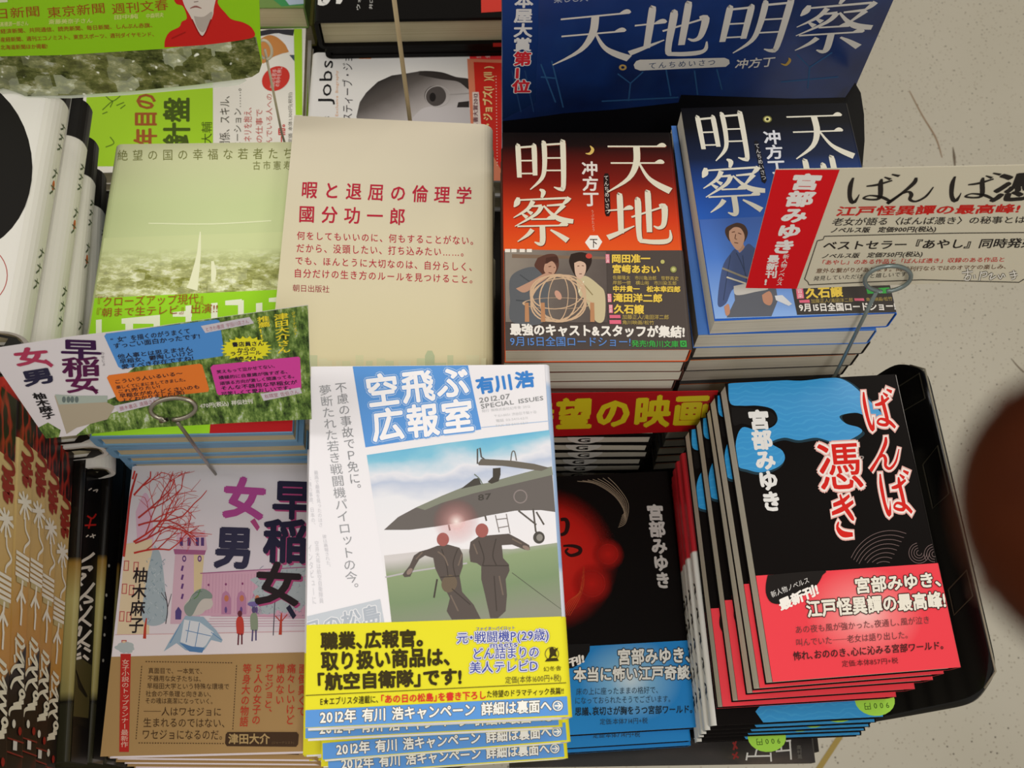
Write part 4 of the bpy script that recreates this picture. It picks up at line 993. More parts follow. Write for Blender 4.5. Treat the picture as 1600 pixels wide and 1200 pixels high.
for (x, y, c1, c2) in ((375, 968, '#c8443a', '#6a2f3c'), (397, 962, '#8f9a84', '#5a4f7a')):
    s.poly(p, [(x - 5, y + 22), (x - 6, y + 4), (x - 3, y - 4), (x + 3, y - 4), (x + 6, y + 6), (x + 5, y + 24)], c1, 8, True); s.ell(p, (x, y - 9), 3.6, 5, c2, 9)
    s.stroke(p, [(x - 2, y + 22), (x - 3, y + 40)], 2.4, c2, 8, False); s.stroke(p, [(x + 3, y + 22), (x + 3, y + 39)], 2.4, c2, 8, False)
s.ell(p, (396, 944), 9, 4, '#7a6aa8', 9); s.stroke(p, [(394, 946), (396, 958)], 1, '#5a4f7a', 9, False)
s.poly(p, rag((196, 1012), 16, 8), '#b7c0c2', 6)
# red branches
p2 = 'red_tree'
def branch(x, y, ang, ln, wd, d):
    pts = [(x, y, wd)]; a = ang
    for k in range(4):
        a += random.uniform(-.22, .22); x += math.cos(a) * ln / 4; y -= math.sin(a) * ln / 4; pts.append((x, y, wd * (1 - .1 * (k + 1))))
        if d > 0 and k > 0 and x < 300:
            branch(x, y, a + random.choice((-1, 1)) * random.uniform(.4, .8), ln * random.uniform(.5, .72), wd * .6, d - 1)
    pts = [q for q in pts if q[1] > 733 + (q[0] - 207) * .03 and q[0] > 209 - (q[1] - 727) * .11]
    if len(pts) > 1: s.stroke(p2, pts, 1, random.choice(('#c23a34', '#cc4038', '#b8403e')), 11, True, 2)
for y0, an, l in ((762, 1.1, 55), (790, .85, 75), (820, .55, 90), (832, .4, 95), (856, .35, 80), (868, .12, 75), (860, .55, 85)):
    branch(203 - (y0 - 760) * .11, y0, an, l, 3.4, 3)
s.stroke(p2, [(192, 870, 7), (197, 830, 6), (203, 780, 4), (214, 740, 2.5)], 4, '#b63630', 11)
p = 'title_lettering'
NV, MG, PU = '#27243e', '#b4487c', '#a24890'
def shadowed(tx, q, c1, c2, d=3):
    s.txt(p, tx, [(a + d, b + d) for a, b in q], c2, .03, 12)
    s.txt(p, tx, q, c1, .036, 13)
shadowed('早', [(426, 748), (490, 750), (424, 812), (488, 814)], NV, MG)
shadowed('稲', [(412, 808), (482, 811), (410, 880), (480, 882)], NV, MG)
shadowed('女', [(400, 876), (474, 880), (396, 946), (470, 949)], '#2a2024', MG)
s.poly(p, [(447, 950), (453, 945), (463, 962), (458, 968)], NV, 13)
s.txt(p, '女', [(350, 744), (418, 748), (346, 810), (414, 814)], '#b04a92', .045, 13)
s.poly(p, [(391, 815), (398, 810), (406, 824), (402, 830)], '#b04a80', 13)
s.txt(p, '男', [(337, 820), (398, 822), (333, 888), (395, 890)], '#34324c', .045, 13)
s.txt('author_lettering', '柚木麻子', ((209, 886), (233, 886), (200, 990), (224, 990)), '#2a2226', .02, 13, True)
p = 'band_lettering'
s.poly(p, [(189, 1022), (205, 1022), (202, 1175), (187, 1175)], '#c0302a', 9)
s.txt(p, '女子小説のトップランナー最新作', ((191, 1030), (203, 1030), (189, 1168), (201, 1168)), '#eac9b4', 0, 11, True)
BR_ = '#4b3420'
for tx, x0, y0, x1, y1 in (('真面目で、一本気で、', 232, 1043, 322, 1053), ('不器用な女子たちは、', 231, 1055, 320, 1065), ('早稲田大学という特殊な環境で', 230, 1067, 359, 1077), ('社会の不条理と向きあい、', 228, 1079, 336, 1089), ('その魂は高潔になっていく。', 227, 1090, 338, 1100), ('──人はワセジョに', 225, 1104, 347, 1119), ('生まれるのではない、', 224, 1121, 360, 1137), ('ワセジョになるのだ。', 222, 1139, 356, 1156)):
    s.txt(p, tx, ((x0, y0), (x1, y0 + 1), (x0, y1), (x1, y1 + 1)), BR_, -.004, 9)
for tx, x0, x1, y0, y1 in (('面倒臭くて', 467, 464, 1037, 1120), ('痛々しいけど', 449, 446, 1037, 1133), ('憎めない', 432, 430, 1037, 1102), ('ワセジョと、', 415, 411, 1037, 1122), ('５人の女子の', 398, 393, 1037, 1133), ('等身大の物語', 380, 374, 1037, 1136)):
    s.txt(p, tx, ((x0, y0), (x0 + 14, y0), (x1, y1), (x1 + 14, y1)), '#c03a26', .012, 9, True)
box_ = [(226, 1035), (364, 1036), (371, 1041), (364, 1140)], [(226, 1035), (222, 1042), (213, 1156), (218, 1162), (352, 1163)]
for L_ in ([(228, 1034), (365, 1036)], [(370, 1040), (364, 1142)], [(222, 1041), (213, 1157)], [(217, 1161), (352, 1162)]):
    (x0, y0), (x1, y1) = L_; n = int(math.hypot(x1 - x0, y1 - y0) / 4.2)
    for k in range(n):
        a, b = k / n, (k + .55) / n
        s.stroke(p, [(x0 + (x1 - x0) * a, y0 + (y1 - y0) * a), (x0 + (x1 - x0) * b, y0 + (y1 - y0) * b)], 1.3, BR_, 9, False)
s.poly(p, [(353, 1148), (356, 1144), (464, 1144), (467, 1148), (466, 1163), (463, 1167), (355, 1166), (352, 1162)], '#46301d', 9)
s.txt(p, '津田大介', ((357, 1146), (422, 1146), (357, 1163), (422, 1163)), '#b89a68', .03, 11)
s.txt(p, '(ジャーナリスト)', ((425, 1158), (460, 1158), (425, 1163), (460, 1163)), '#7a6040', 0, 11)
O.ink({'band_lettering': O.band})
for i in range(1, 6):
    z = -.1 - (T_ + .0012) * i
    if z - T_ < TZ: break
    M = pose(OM.translation.x + .0015 * (i % 2), OM.translation.y - .0015 * i, z, 1.3, 0, 0) @ Matrix.Translation((0, 0, -T_))
    copy_tree(O.root, M, ORD[i] + ' copy down of the campus book, just its lower edge in view', 'copies of the campus book')

# ================================================================ red paper strip hung on the front of the pocket-book stacks
def frame_at(p0, xdir, n):
    """local frame: x along xdir, z along n (outwards), y up the sheet"""
    n = Vector(n).normalized(); x = Vector(xdir); x = (x - n * x.dot(n)).normalized(); y = n.cross(x)
    M = Matrix((x, y, n)).transposed().to_4x4(); M.translation = p0
    return M
def sheet(name, label, cat, M, outline, th, m, part='card', parent=None, smooth=False):
    """flat card from an outline in photo pixels lying on the local xy plane of M"""
    r = thing(name, label, cat, M)
    s = Surf(M, (0, 0, 0), (1, 0, 0), (0, 1, 0))
    pts = [s.ab(p) for p in outline]
    if sum(pts[i - 1][0] * pts[i][1] - pts[i][0] * pts[i - 1][1] for i in range(len(pts))) < 0: pts.reverse()
    n = len(pts)
    V = [(a, b, -th) for a, b in pts] + [(a, b, 0) for a, b in pts]
    F = [tuple(range(n - 1, -1, -1)), tuple(range(n, 2 * n))] + [(i, (i + 1) % n, n + (i + 1) % n, n + i) for i in range(n)]
    mesh_obj(part, V, F, m, r)
    return r, s
p0 = onz(870, 614, -.016)
SM = frame_at((0, .2475, -.05), (1, .06, 0), (.06, -1, 0))
r, s = sheet('paper_strip', 'red paper strip with yellow lettering hung across the front of the pocket books', 'sign', SM, [(780, 617), (868, 615), (1122, 611), (1107, 673), (868, 682), (780, 683)], .0004, mat('#b3161c', .4), 'strip')
s.txt('strip_lettering', '待望の映画化', ((806, 624), (1176, 612), (806, 673), (1166, 664)), '#dcc820', .045, 4, sp=.95)
s.build(r)

# ================================================================ upright blue poster panel behind the pocket books
PM = frame_at(onz(785, 205, 0), (.241, .049, 0), (.2, -.98, .0))
bl = NT('blue_star_chart_print', .3, .45)
n1 = bl.noise(9, 4); n2 = bl.noise(55, 3, stretch=(1, .35, 1))
c = bl.ramp(n1, [(.35, '#0b1c48'), (.55, '#133474'), (.75, '#0f2758')])
c = bl.mix(bl.ramp(n2, [(.55, (0, 0, 0)), (.75, (.28, .28, .28))]), c, '#3f6f9e')
BLUE = bl.base(c)
r, s = sheet('poster_panel', 'tall blue poster board with slanted white title standing behind the pocket books', 'poster', PM, [(785, 420), (785, 0), (785, -60), (1423, -60), (1396, 0), (1339, 130), (1250, 420)], .003, BLUE, 'board')
s.poly('lower_border', [(785, 189), (830, 184), (880, 177), (960, 171), (1060, 160), (1064, 148), (1120, 150), (1240, 154), (1329, 152), (1250, 420), (785, 420)], '#0c0c12', 2)
s.poly('side_strip', [(785, -60), (842, -60), (841, 60), (838, 110), (837, 160), (785, 187)], g_lin('strip_blue_fade', (0, .0, 0), (0, .16, 0), [(0, '#0f2347'), (.5, '#15306a'), (1, '#1c3f86')], .3), 2)
for x in (800, 820): s.stroke('star_lines', [(x, 110), (x + 14, 175)], 2, '#24406e', 3, False)
for q in ([(845, 100), (868, 160)], [(862, 95), (880, 168)], [(845, 120), (868, 122)], [(965, 115), (985, 130), (1005, 112)], [(985, 130), (982, 158)], [(1040, 105), (1048, 150)], [(1085, 110), (1090, 148)], [(1120, 108), (1128, 140)], [(1245, 85), (1265, 105), (1300, 82)], [(1265, 105), (1262, 138)], [(940, 158), (1060, 152)], [(1220, 128), (1310, 120)]):
    s.stroke('star_lines', q, 2.4, '#2c5584', 3, False)
p = 'title_lettering'
PW = '#d6d2cc'
for ch, q in (('天', ((870, 22), (992, 10), (858, 104), (984, 95))), ('地', ((996, 10), (1122, 4), (984, 94), (1106, 86))), ('明', ((1132, 4), (1248, -2), (1114, 86), (1222, 80))), ('察', ((1252, -2), (1378, -10), (1228, 84), (1352, 78)))):
    mincho(s, p, ch, q, PW, 5)
s.poly(p, [(990, 101), (994, 95), (1000, 93), (1132, 90), (1139, 93), (1140, 99), (1134, 104), (1000, 110), (992, 107)], PW, 5)
s.txt(p, 'てんちめいさつ', ((1012, 97), (1120, 91), (1011, 108), (1119, 102)), '#55617c', .01, 7, sp=.85)
s.txt(p, '冲方丁', ((1151, 92), (1213, 87), (1147, 108), (1209, 104)), PW, .025, 5)
s.ell(p, (973, 105), 6, 4.6, '#b99a5c', 5, ring=.45)
s.stroke(p, [(1220, 99, 1), (1228, 101, 3.5), (1234, 94, 4.5), (1232, 90, 1)], 3, '#b9984c', 5)
p = 'award_lettering'
s.txt(p, '本屋大賞', ((804, -12), (834, -12), (801, 80), (831, 80)), '#d4d5d8', .035, 5, True)
s.txt(p, '第1位', ((803, 80), (831, 80), (799, 145), (829, 145)), '#c92a36', .04, 5, True, halo=[(.09, '#d4d5d8')])
s.txt(p, '楽しむ大', ((866, -9), (920, -11), (865, 5), (919, 2)), '#9aa2b4', .02, 5)
s.build(r)
# small black foot curling out at its right
fo = [onz(x, y, .012) for x, y in ((1296, 200), (1322, 150), (1336, 129), (1345, 145), (1350, 178), (1351, 220), (1347, 268), (1332, 264))]
n = len(fo); Mi = PM.inverted()
V = [Mi @ (q - Vector((0, 0, .004))) for q in fo] + [Mi @ q for q in fo]
mesh_obj('foot', V, [tuple(range(n - 1, -1, -1)), tuple(range(n, 2 * n))] + [(i, (i + 1) % n, n + (i + 1) % n, n + i) for i in range(n)], BLACK, r)

# ================================================================ wire clips
WIRE = mat('#8f897c', .32, 'steel_wire', .5, .85)
WIREB = mat('#76817f', .32, 'blue_grey_steel_wire', .5, .6)
def clip(label, base, top, ringc, rx, ry, m, wr=.0011, tail=None, hidden_ring=False):
    """base/top world points of the stem; ring drawn in a vertical plane facing the aisle"""
    rt = thing('sign_clip', label, 'clip', Matrix.Translation((base.x, base.y, TZ)))
    o = Vector((base.x, base.y, TZ))
    bm = bmesh.new(); bmesh.ops.create_cone(bm, cap_ends=True, segments=24, radius1=.006, radius2=.005, depth=.004)
    for v in bm.verts: v.co.z += .002
    me = bpy.data.meshes.new('clip_base'); bm.to_mesh(me); bm.free(); me.materials.append(m)
    link(bpy.data.objects.new('clip_base', me), rt)
    V, F = tube_mesh([Vector((0, 0, .002)), base - o, (base + top) / 2 - o, top - o], wr)
    mesh_obj('stem', V, F, m, rt, smooth=True)
    if not hidden_ring:
        u, v = rx, ry
        pts = [ringc + u * math.cos(a) + v * math.sin(a) - o for a in [-1.6 + k * .215 for k in range(29)]]
        if tail: pts.append(pts[-1] + tail)
        V, F = tube_mesh(pts, wr * 1.1); mesh_obj('ring', V, F, m, rt, smooth=True)
    return rt

# ================================================================ campus-book sign on its clip (left)
q0 = onz(72, 685, .072)
PC = frame_at(q0, (1, .03, 0), (0, -.82, .57))
leaf = NT('printed_leaves', .45)
nz = leaf.noise(230, 5, stretch=(1, .45, 1), rough=.7)
LEAF = leaf.base(leaf.ramp(nz, [(.36, '#26331a'), (.48, '#526b30'), (.58, '#7f954e'), (.68, '#b8bfae')]))
r, s = sheet('sign_card', 'leafy sign card with blue, orange and pink boxes at the left', 'sign', PC, [(-60, 556), (0, 543), (120, 525), (240, 511), (360, 494), (481, 477), (487, 655), (380, 660), (240, 668), (150, 677), (72, 685), (0, 580), (-60, 500)][:11] + [(-2, 577), (-60, 560)], .0005, mat('#c9c3c6', .4, 'card_stock'))
p = 'leaf_print'
s.poly(p, [(222, 514), (300, 502), (481, 477), (487, 655), (380, 660), (240, 668), (150, 677), (118, 681), (150, 655), (190, 640), (160, 628), (200, 612), (190, 590), (215, 570), (195, 555), (240, 545), (215, 530)], LEAF, 2)
s.poly(p, [(60, 668), (75, 660), (95, 672), (92, 683), (72, 685)], LEAF, 2)
s.poly(p, [(85, 618), (150, 620), (180, 635), (168, 655), (120, 668), (104, 678)], '#a09582', 3)
s.poly(p, [(86, 616), (120, 618), (168, 618), (168, 628), (92, 632)], '#9aa39a', 4)
for x in (100, 107, 113, 120): s.ell(p, (x, 624), 3, 5, '#5f6a68', 5)
p = 'title_lettering'
MG2, PU2 = '#7d2447', '#3a1d4c'
s.txt(p, '早', ((94, 528), (158, 530), (94, 560), (160, 562)), '#35163e', .03, 6)
s.txt(p, '稲', ((95, 557), (157, 556), (97, 590), (158, 588)), '#4c1840', .026, 6)
s.txt(p, '女', ((99, 585), (155, 583), (104, 615), (157, 612)), '#571a44', .03, 6)
s.poly(p, [(139, 604), (145, 602), (154, 613), (150, 616)], '#571a44', 6)
s.txt(p, '女', ((18, 545), (72, 540), (26, 573), (82, 568)), '#9c3550', .045, 6)
s.poly(p, [(66, 564), (72, 561), (84, 570), (80, 574)], '#9c3550', 6)
s.txt(p, '男', ((29, 580), (80, 572), (40, 605), (90, 596)), '#26243a', .045, 6)
s.txt('author_lettering', '柚木麻子', ((49, 614), (70, 613), (68, 656), (88, 652)), '#1e1c1e', .045, 6, True)
s.txt('author_lettering', 'わせじょ', ((157, 549), (163, 549), (159, 572), (165, 572)), '#6a6468', 0, 6, True)
p = 'comment_box'
s.poly(p, [(163, 525), (166, 521), (338, 499), (343, 501), (349, 540), (348, 556), (322, 560), (190, 576), (185, 573)], '#4a84c4', 4)
s.poly(p, [(167, 590), (170, 586), (312, 568), (316, 570), (327, 608), (325, 612), (187, 627), (183, 624)], '#d2702c', 4)
s.poly(p, [(329, 574), (333, 570), (466, 557), (469, 559), (471, 606), (468, 609), (342, 617), (339, 614)], '#c33f90', 4)
for q in ([(314, 509), (390, 495), (397, 505), (321, 520)], [(178, 634), (246, 619), (254, 628), (186, 645)], [(407, 615), (469, 605), (472, 614), (412, 626)]): s.poly(p, q, '#bdb6bd', 5)
s.ell(p, (385, 545), 34, 17, '#d6cf2a', 6)
for k in range(22):
    a = k * 6.283 / 22; da = .1
    s.poly(p, [(385 + 34 * math.cos(a - da), 545 + 17 * math.sin(a - da)), (385 + 41 * math.cos(a), 545 + 20.5 * math.sin(a)), (385 + 34 * math.cos(a + da), 545 + 17 * math.sin(a + da))], '#d6cf2a', 6)
p = 'comment_lettering'
D_ = '#22202a'
for tx, x0, y0, x1, y1, h in (('“女”を描くのがうまくて', 172, 527, 297, 512, 9), ('すっごい面白かったです!', 176, 536, 312, 520, 9), ('他人事とは思えません', 183, 553, 300, 540, 8), ('早稲女、鬱陶しいけど', 186, 561, 302, 547, 8), ('愛すべき存在ですね!', 189, 569, 302, 555, 8), ('こういう人いるいる～', 178, 593, 285, 579, 7), ('楽しくてにまにましてきました。', 181, 602, 294, 589, 6), ('これ売りたい!', 183, 609, 250, 600, 6), ('早稲女がめんどくさいのも', 186, 615, 312, 600, 7), ('よくわかりました(笑)', 189, 622, 288, 609, 7), ('笑えもって泣かせてない、', 338, 578, 434, 568, 6), ('積極的に自意識が強すぎる、', 341, 587, 454, 577, 6), ('頑張る方向が激しく間違ってる。', 343, 596, 464, 584, 6), ('そんな不器用な早稲女が', 344, 603, 464, 593, 7), ('可笑しくて愛おしいです。', 345, 612, 460, 601, 7)):
    s.txt(p, tx, ((x0, y0), (x1, y1), (x0 + h * .18, y0 + h), (x1 + h * .18, y1 + h)), D_, .02, 8)
for tx, x0, x1, y, h in (('書店員さん', 362, 412, 532, 8), ('からの', 370, 400, 541, 7), ('ラブコール', 359, 408, 547, 7), ('続々!', 366, 400, 555, 7)):
    s.txt(p, tx, ((x0, y + 2), (x1, y), (x0 + 1, y + h + 2), (x1 + 1, y + h)), D_, .03, 8)
s.txt(p, '津田大介さん', ((427, 491), (451, 487), (433, 553), (455, 550)), '#dcc832', .022, 8, True)
s.txt(p, '推薦!!', ((401, 495), (421, 492), (407, 530), (426, 527)), '#dcc832', .022, 8, True)
s.txt(p, 'ジャーナリスト', ((455, 487), (461, 486), (459, 524), (466, 523)), '#c8b82e', .02, 8, True)
s.txt(p, '470円(税込) 祥伝社刊', ((312, 630), (395, 622), (313, 638), (396, 630)), '#c8c6ba', .03, 8)
for tx, q in (('ときわ書房 宇田川店さん', ((320, 511), (388, 498), (322, 518), (390, 505))), ('勝木書店 遠藤さん', ((186, 635), (244, 622), (188, 642), (247, 629))), ('有隣堂 佐伯さん', ((412, 616), (466, 608), (414, 623), (468, 615)))):
    s.txt(p, tx, q, '#a06a74', .0, 8)
s.build(r)
n_ = Vector((0, -.82, .57))
rc = onplane(274, 632, q0, n_) + n_ * .004
tp = onplane(281, 653, q0, n_) + n_ * .004
bs = onz(326, 727, -.08)
ex = onplane(309, 630, q0, n_) + n_ * .004 - rc; ey = onplane(274, 615, q0, n_) + n_ * .004 - rc
clip('wire ring clip on a bent stem holding the leafy sign card at left', bs, tp, rc, ex, ey, WIRE, .00105, Vector((-.004, 0, -.003)))

# ================================================================ white sign with the red end (right)
k0 = onz(1165, 450, .085)
KM = frame_at(k0, (1, .02, 0), (0, -.96, .28))
r, s = sheet('sign_card', 'cream sign card with a red left end and black brush title at the right', 'sign', KM, [(1212, 265), (1400, 262), (1700, 256), (1680, 444), (1600, 443), (1500, 441), (1440, 444), (1345, 447), (1245, 451), (1165, 450)], .0005, mat('#c4bda8', .4, 'cream_card_stock'))
s.poly('red_end', [(1212, 265), (1312, 265), (1245, 451), (1165, 450)], '#c8121a', 2)
p = 'red_end_lettering'
s.txt(p, '宮部みゆき', ((1240, 270), (1288, 271), (1203, 397), (1238, 397)), '#d9d5d0', .05, 4, True, .95)
s.txt(p, '最新刊!', ((1200, 398), (1219, 398), (1193, 446), (1212, 446)), '#d9d5d0', .04, 4, True)
s.txt(p, '新人物ノベルス', ((1224, 397), (1234, 397), (1212, 446), (1222, 446)), '#d9d5d0', .01, 4, True)
p = 'title_lettering'
for ch, q in (('ば', ((1325, 278), (1408, 272), (1311, 318), (1388, 316))), ('ん', ((1398, 278), (1462, 278), (1386, 318), (1452, 316))), ('ば', ((1484, 276), (1566, 270), (1470, 316), (1548, 312)))):
    s.strokes(p, [[(a, b, w_ * .85) for a, b, w_ in st] for st in BRUSH[ch]], q, '#272320', 5)
s.txt(p, '憑', ((1560, 270), (1645, 264), (1542, 318), (1626, 312)), '#272320', .03, 5)
p = 'blurb'
s.txt(p, '江戸怪異譚の最高峰!', ((1310, 322), (1598, 318), (1304, 338), (1592, 333)), '#b8231c', .03, 4)
s.txt(p, '老女が語る〈ばんば憑き〉の秘事とは', ((1303, 340), (1604, 337), (1298, 353), (1602, 349)), '#35302b', .015, 4)
s.txt(p, 'ノベルス版　定価900円(税込)', ((1299, 355), (1465, 353), (1296, 364), (1462, 362)), '#2f2a26', .03, 4)
s.txt(p, 'ベストセラー『あやし』同時発売', ((1288, 376), (1622, 371), (1284, 391), (1616, 387)), '#26221f', .025, 4)
s.txt(p, 'ノベルス版　定価750円(税込)', ((1286, 396), (1444, 392), (1282, 404), (1441, 401)), '#2f2a26', .025, 4)
s.txt(p, '「あやし」のある作品と「ばんば憑き」収録のある作品と', ((1279, 406), (1572, 401), (1277, 414), (1570, 409)), '#b8231c', .01, 4)
s.txt(p, '意外な繋がりがあります。同時刊行ならではのオマケの楽しみ、', ((1276, 419), (1580, 412), (1274, 427), (1578, 420)), '#6b4a34', .01, 4)
s.txt(p, '発見していただけると嬉しいです', ((1272, 431), (1418, 424), (1270, 439), (1416, 432)), '#3a352f', .005, 4)
for q in ([(1288, 369), (1400, 366), (1500, 364), (1620, 363)], [(1288, 369), (1286, 374), (1277, 376)], [(1277, 376), (1257, 436)], [(1257, 436), (1262, 440), (1264, 445)], [(1264, 445), (1345, 441), (1440, 437), (1592, 441), (1600, 436)]):
    s.stroke('rule_frame', q, 1.4, '#3c3730', 4, False)
p = 'signature'
SG = '#4a463e'
for q in ([(1503, 426), (1520, 424)], [(1511, 419), (1512, 428), (1507, 436)], [(1508, 432), (1516, 430), (1514, 437), (1507, 437)], [(1522, 429), (1523, 435)], [(1533, 424), (1530, 438)], [(1532, 427), (1541, 425), (1541, 430), (1535, 432)], [(1545, 430), (1550, 427), (1547, 436), (1556, 431)], [(1559, 429), (1563, 435), (1567, 428), (1570, 433)], [(1577, 427), (1588, 425)], [(1578, 431), (1590, 429)], [(1583, 422), (1586, 433), (1580, 436)]):
    s.stroke(p, q, 3.6, SG, 4); s.stroke(p, q, 1.7, '#dcd8ce', 5)
s.build(r)
n_ = Vector((0, -.96, .28)).normalized()
rc = onplane(1385, 427, k0, n_) + n_ * .004
ex = onplane(1421, 424, k0, n_) + n_ * .004 - rc; ey = onplane(1386, 407, k0, n_) + n_ * .004 - rc
tp = onplane(1369, 444, k0, n_) + n_ * .004
bs = onz(1305, 586, -.03)
bs = onplane(1305, 586, (0, .2665, 0), Vector((0, 1, 0)))
clip('blue grey wire ring clip rising in front of the cream sign card', bs, tp, rc, ex, ey, WIREB, .0011, Vector((-.002, 0, -.005)))

# ================================================================ lime sign in a clear holder (top left)
g0 = onz(420, 140, .07)
GM = frame_at(g0, (1, .0, 0), (0, -.9, .44))
LIME = mat('#86b81a', .3, 'lime_card')
out = [(-80, 160), (-80, -70), (404, -70), (405, 0), (407, 60), (409, 100), (405, 113), (394, 120), (380, 123), (300, 133), (200, 143), (110, 149), (40, 150), (20, 142), (5, 138)]
r, s = sheet('sign_card', 'lime green sign with a red hooded person at the top left corner', 'sign', GM, out, .0008, LIME)
ctg = NT('printed_night_city', .35)
n1 = ctg.noise(80, 6, stretch=(1, 1.7, 1), rough=.7); n2 = ctg.noise(210, 1)
c = ctg.ramp(n1, [(.38, '#2a2f14'), (.5, '#5f6634'), (.57, '#8a8a58'), (.66, '#c9cdb8')])
vc = ctg.n('RGBToBW', {0: ctg.n('TexVoronoi', {'Vector': ctg.n('Mapping', {'Vector': ctg.co, 'Scale': (1, 1.3, 1)}).outputs[0], 'Scale': 85.0}, distance='CHEBYCHEV').outputs['Color']}).outputs[0]
c = ctg.mix(.4, c, ctg.ramp(vc, [(.2, '#23280f'), (.5, '#6a6a3c'), (.8, '#c4c8b0')]))
c = ctg.mix(ctg.ramp(n2, [(.7, (0, 0, 0)), (.78, (1, 1, 1))]), c, '#e4e6d6')
s.poly('city_strip', [(-80, 90), (0, 88), (100, 86), (180, 81), (260, 76), (400, 57), (409, 100), (405, 113), (394, 120), (380, 123), (300, 133), (200, 143), (110, 149), (40, 150), (20, 142), (5, 138), (-80, 160)], ctg.base(c), 2)
p = 'person_print'
s.poly(p, [(257, 74), (258, 62), (265, 50), (280, 42), (284, 34), (292, 28), (286, 10), (274, 4), (272, -20), (340, -20), (340, 4), (352, 20), (362, 30), (380, 35), (393, 43), (398, 56), (380, 62), (320, 70)], '#b8201c', 3, True)
s.poly(p, [(281, -20), (284, -5), (289, 10), (297, 24), (305, 40), (316, 56), (324, 44), (332, 26), (334, 14), (335, -20)], '#c8bdb4', 4, True)
s.poly(p, [(303, 25), (318, 26), (331, 18), (330, 30), (318, 50), (308, 42)], '#a59a92', 5, True)
s.stroke(p, [(297, 13, 1), (306, 10, 3), (315, 13, 1)], 2, '#8a5a54', 6); s.stroke(p, [(303, 3), (310, 2)], 1.6, '#8f8078', 6)
s.stroke(p, [(300, 30), (316, 57), (330, 30)], 2, '#8c1512', 6); s.stroke(p, [(268, 60), (290, 50)], 2, '#9a1814', 6, False)
p = 'press_lettering'
GR_ = '#94481c'
for tx, x0, x1, y0, k in (('日新聞', -10, 62, 13, -5), ('東京新聞', 72, 164, 11, -8), ('週刊文春', 173, 262, 5, -7)):
    s.txt(p, tx, ((x0, y0), (x1, y0 + k), (x0 + 2, y0 + 18), (x1 + 2, y0 + k + 18)), GR_, .005, 4)
for tx, x0, x1, y0 in (('高橋源一郎さん', 0, 45, 34), ('斎藤美奈子さん', 76, 145, 30), ('田中純', 178, 216, 23), ('中森明夫', 228, 256, 21)):
    s.txt(p, tx, ((x0, y0), (x1, y0 - 2), (x0, y0 + 8), (x1, y0 + 6)), '#b9c46e', .03, 4)
for tx, x0, x1, y0, k in (('経済新聞、共同通信、読売新聞、毎日新聞、しんぶん赤旗、', 0, 243, 45, -10), ('産経新聞、週刊エコノミスト、東京スポーツ、週刊ダイヤモンド、', 0, 245, 58, -9), ('北海道新聞ほか掲載!', 0, 74, 70, -2)):
    s.txt(p, tx, ((x0, y0), (x1, y0 + k), (x0 + 1, y0 + 8), (x1 + 1, y0 + k + 8)), GR_, .01, 4)
s.poly(p, [(-2, -4), (12, -5), (12, 3), (-2, 4)], '#c6cca4', 4)
s.build(r)
cl = NT('clear_plastic_sleeve', .15, .5)
cl.b.inputs['Base Color'].default_value = (.75, .78, .7, 1); cl.b.inputs['Alpha'].default_value = .55
sl = [s.ab(q) for q in ((30, 147), (110, 149), (200, 143), (300, 133), (380, 123), (384, 128), (373, 134), (355, 137), (300, 141), (200, 150), (110, 155), (60, 155), (38, 153))]
sl = sl[::-1]
mesh_obj('clear_sleeve', [(a, b, -.002) for a, b in sl] + [(a, b, -.0012) for a, b in sl], [tuple(range(12, -1, -1)), tuple(range(13, 26))] + [(i, (i + 1) % 13, 13 + (i + 1) % 13, 13 + i) for i in range(13)], cl.m, r)
n_ = Vector((0, -.9, .44)).normalized()
tp = onplane(413, 80, g0, n_) - n_ * .002
bs = onplane(440, 207, (0, .437, 0), Vector((0, 1, 0)))
clip('thin pale wire stem at the right of the lime sign', bs, tp, tp, Vector((.004, 0, 0)), Vector((0, .002, .006)), mat('#b6ad98', .4, 'pale_wire'), .0008)
bs = onplane(640, 184, (0, .4435, 0), Vector((0, 1, 0)))
tp = onplane(612, -30, (0, .437, 0), Vector((0, 1, -.0)))
clip('tan wire stem rising across the portrait book at the top', bs, tp, tp, Vector((.004, 0, 0)), Vector((0, 0, .006)), mat('#a39273', .4, 'tan_wire'), .0014)

# ================================================================ lime and white career book lying sideways (behind)
z = -.19
A, B = onz(142, 52, z), onz(478, 44, z)
v = (B - A).normalized(); yaw = math.degrees(math.atan2(v.y, v.x))
c_ = (A + B) / 2 + Vector((v.y, -v.x, 0)) * .0745
CM = pose(c_.x, c_.y, z, yaw, 0, 0)
Wc = (B - A).length
C_ = Book('paperback_book', 'white and lime book lying sideways with a suited figure, behind the pale green book', 'book', CM, Wc, .149, .018, mat('#e9e4da', .35, 'white_cover'), 'L', .0006, .0008, .002, PAGES_T, None, 'copies of the sideways lime book')
s = C_.face
p = 'cover_picture'
s.poly(p, [(130, 40), (333, 40), (333, 260), (126, 260)], '#a6d22e', 2)
s.poly(p, [(459, 45), (472, 45), (476, 180), (462, 180)], '#a6d22e', 3)
s.poly(p, [(405, 57), (430, 52), (458, 56), (460, 46), (420, 46), (400, 50)], '#3a3a42', 3)
s.poly(p, [(408, 60), (420, 55), (432, 58), (444, 68), (452, 80), (440, 84), (425, 90), (414, 98), (408, 95)], '#c8874c', 4, True)
s.poly(p, [(420, 54), (435, 52), (459, 58), (459, 86), (452, 82), (444, 66), (432, 57)], '#e8e8ec', 5)
s.poly(p, [(452, 86), (460, 86), (460, 96)], '#4a5566', 5)
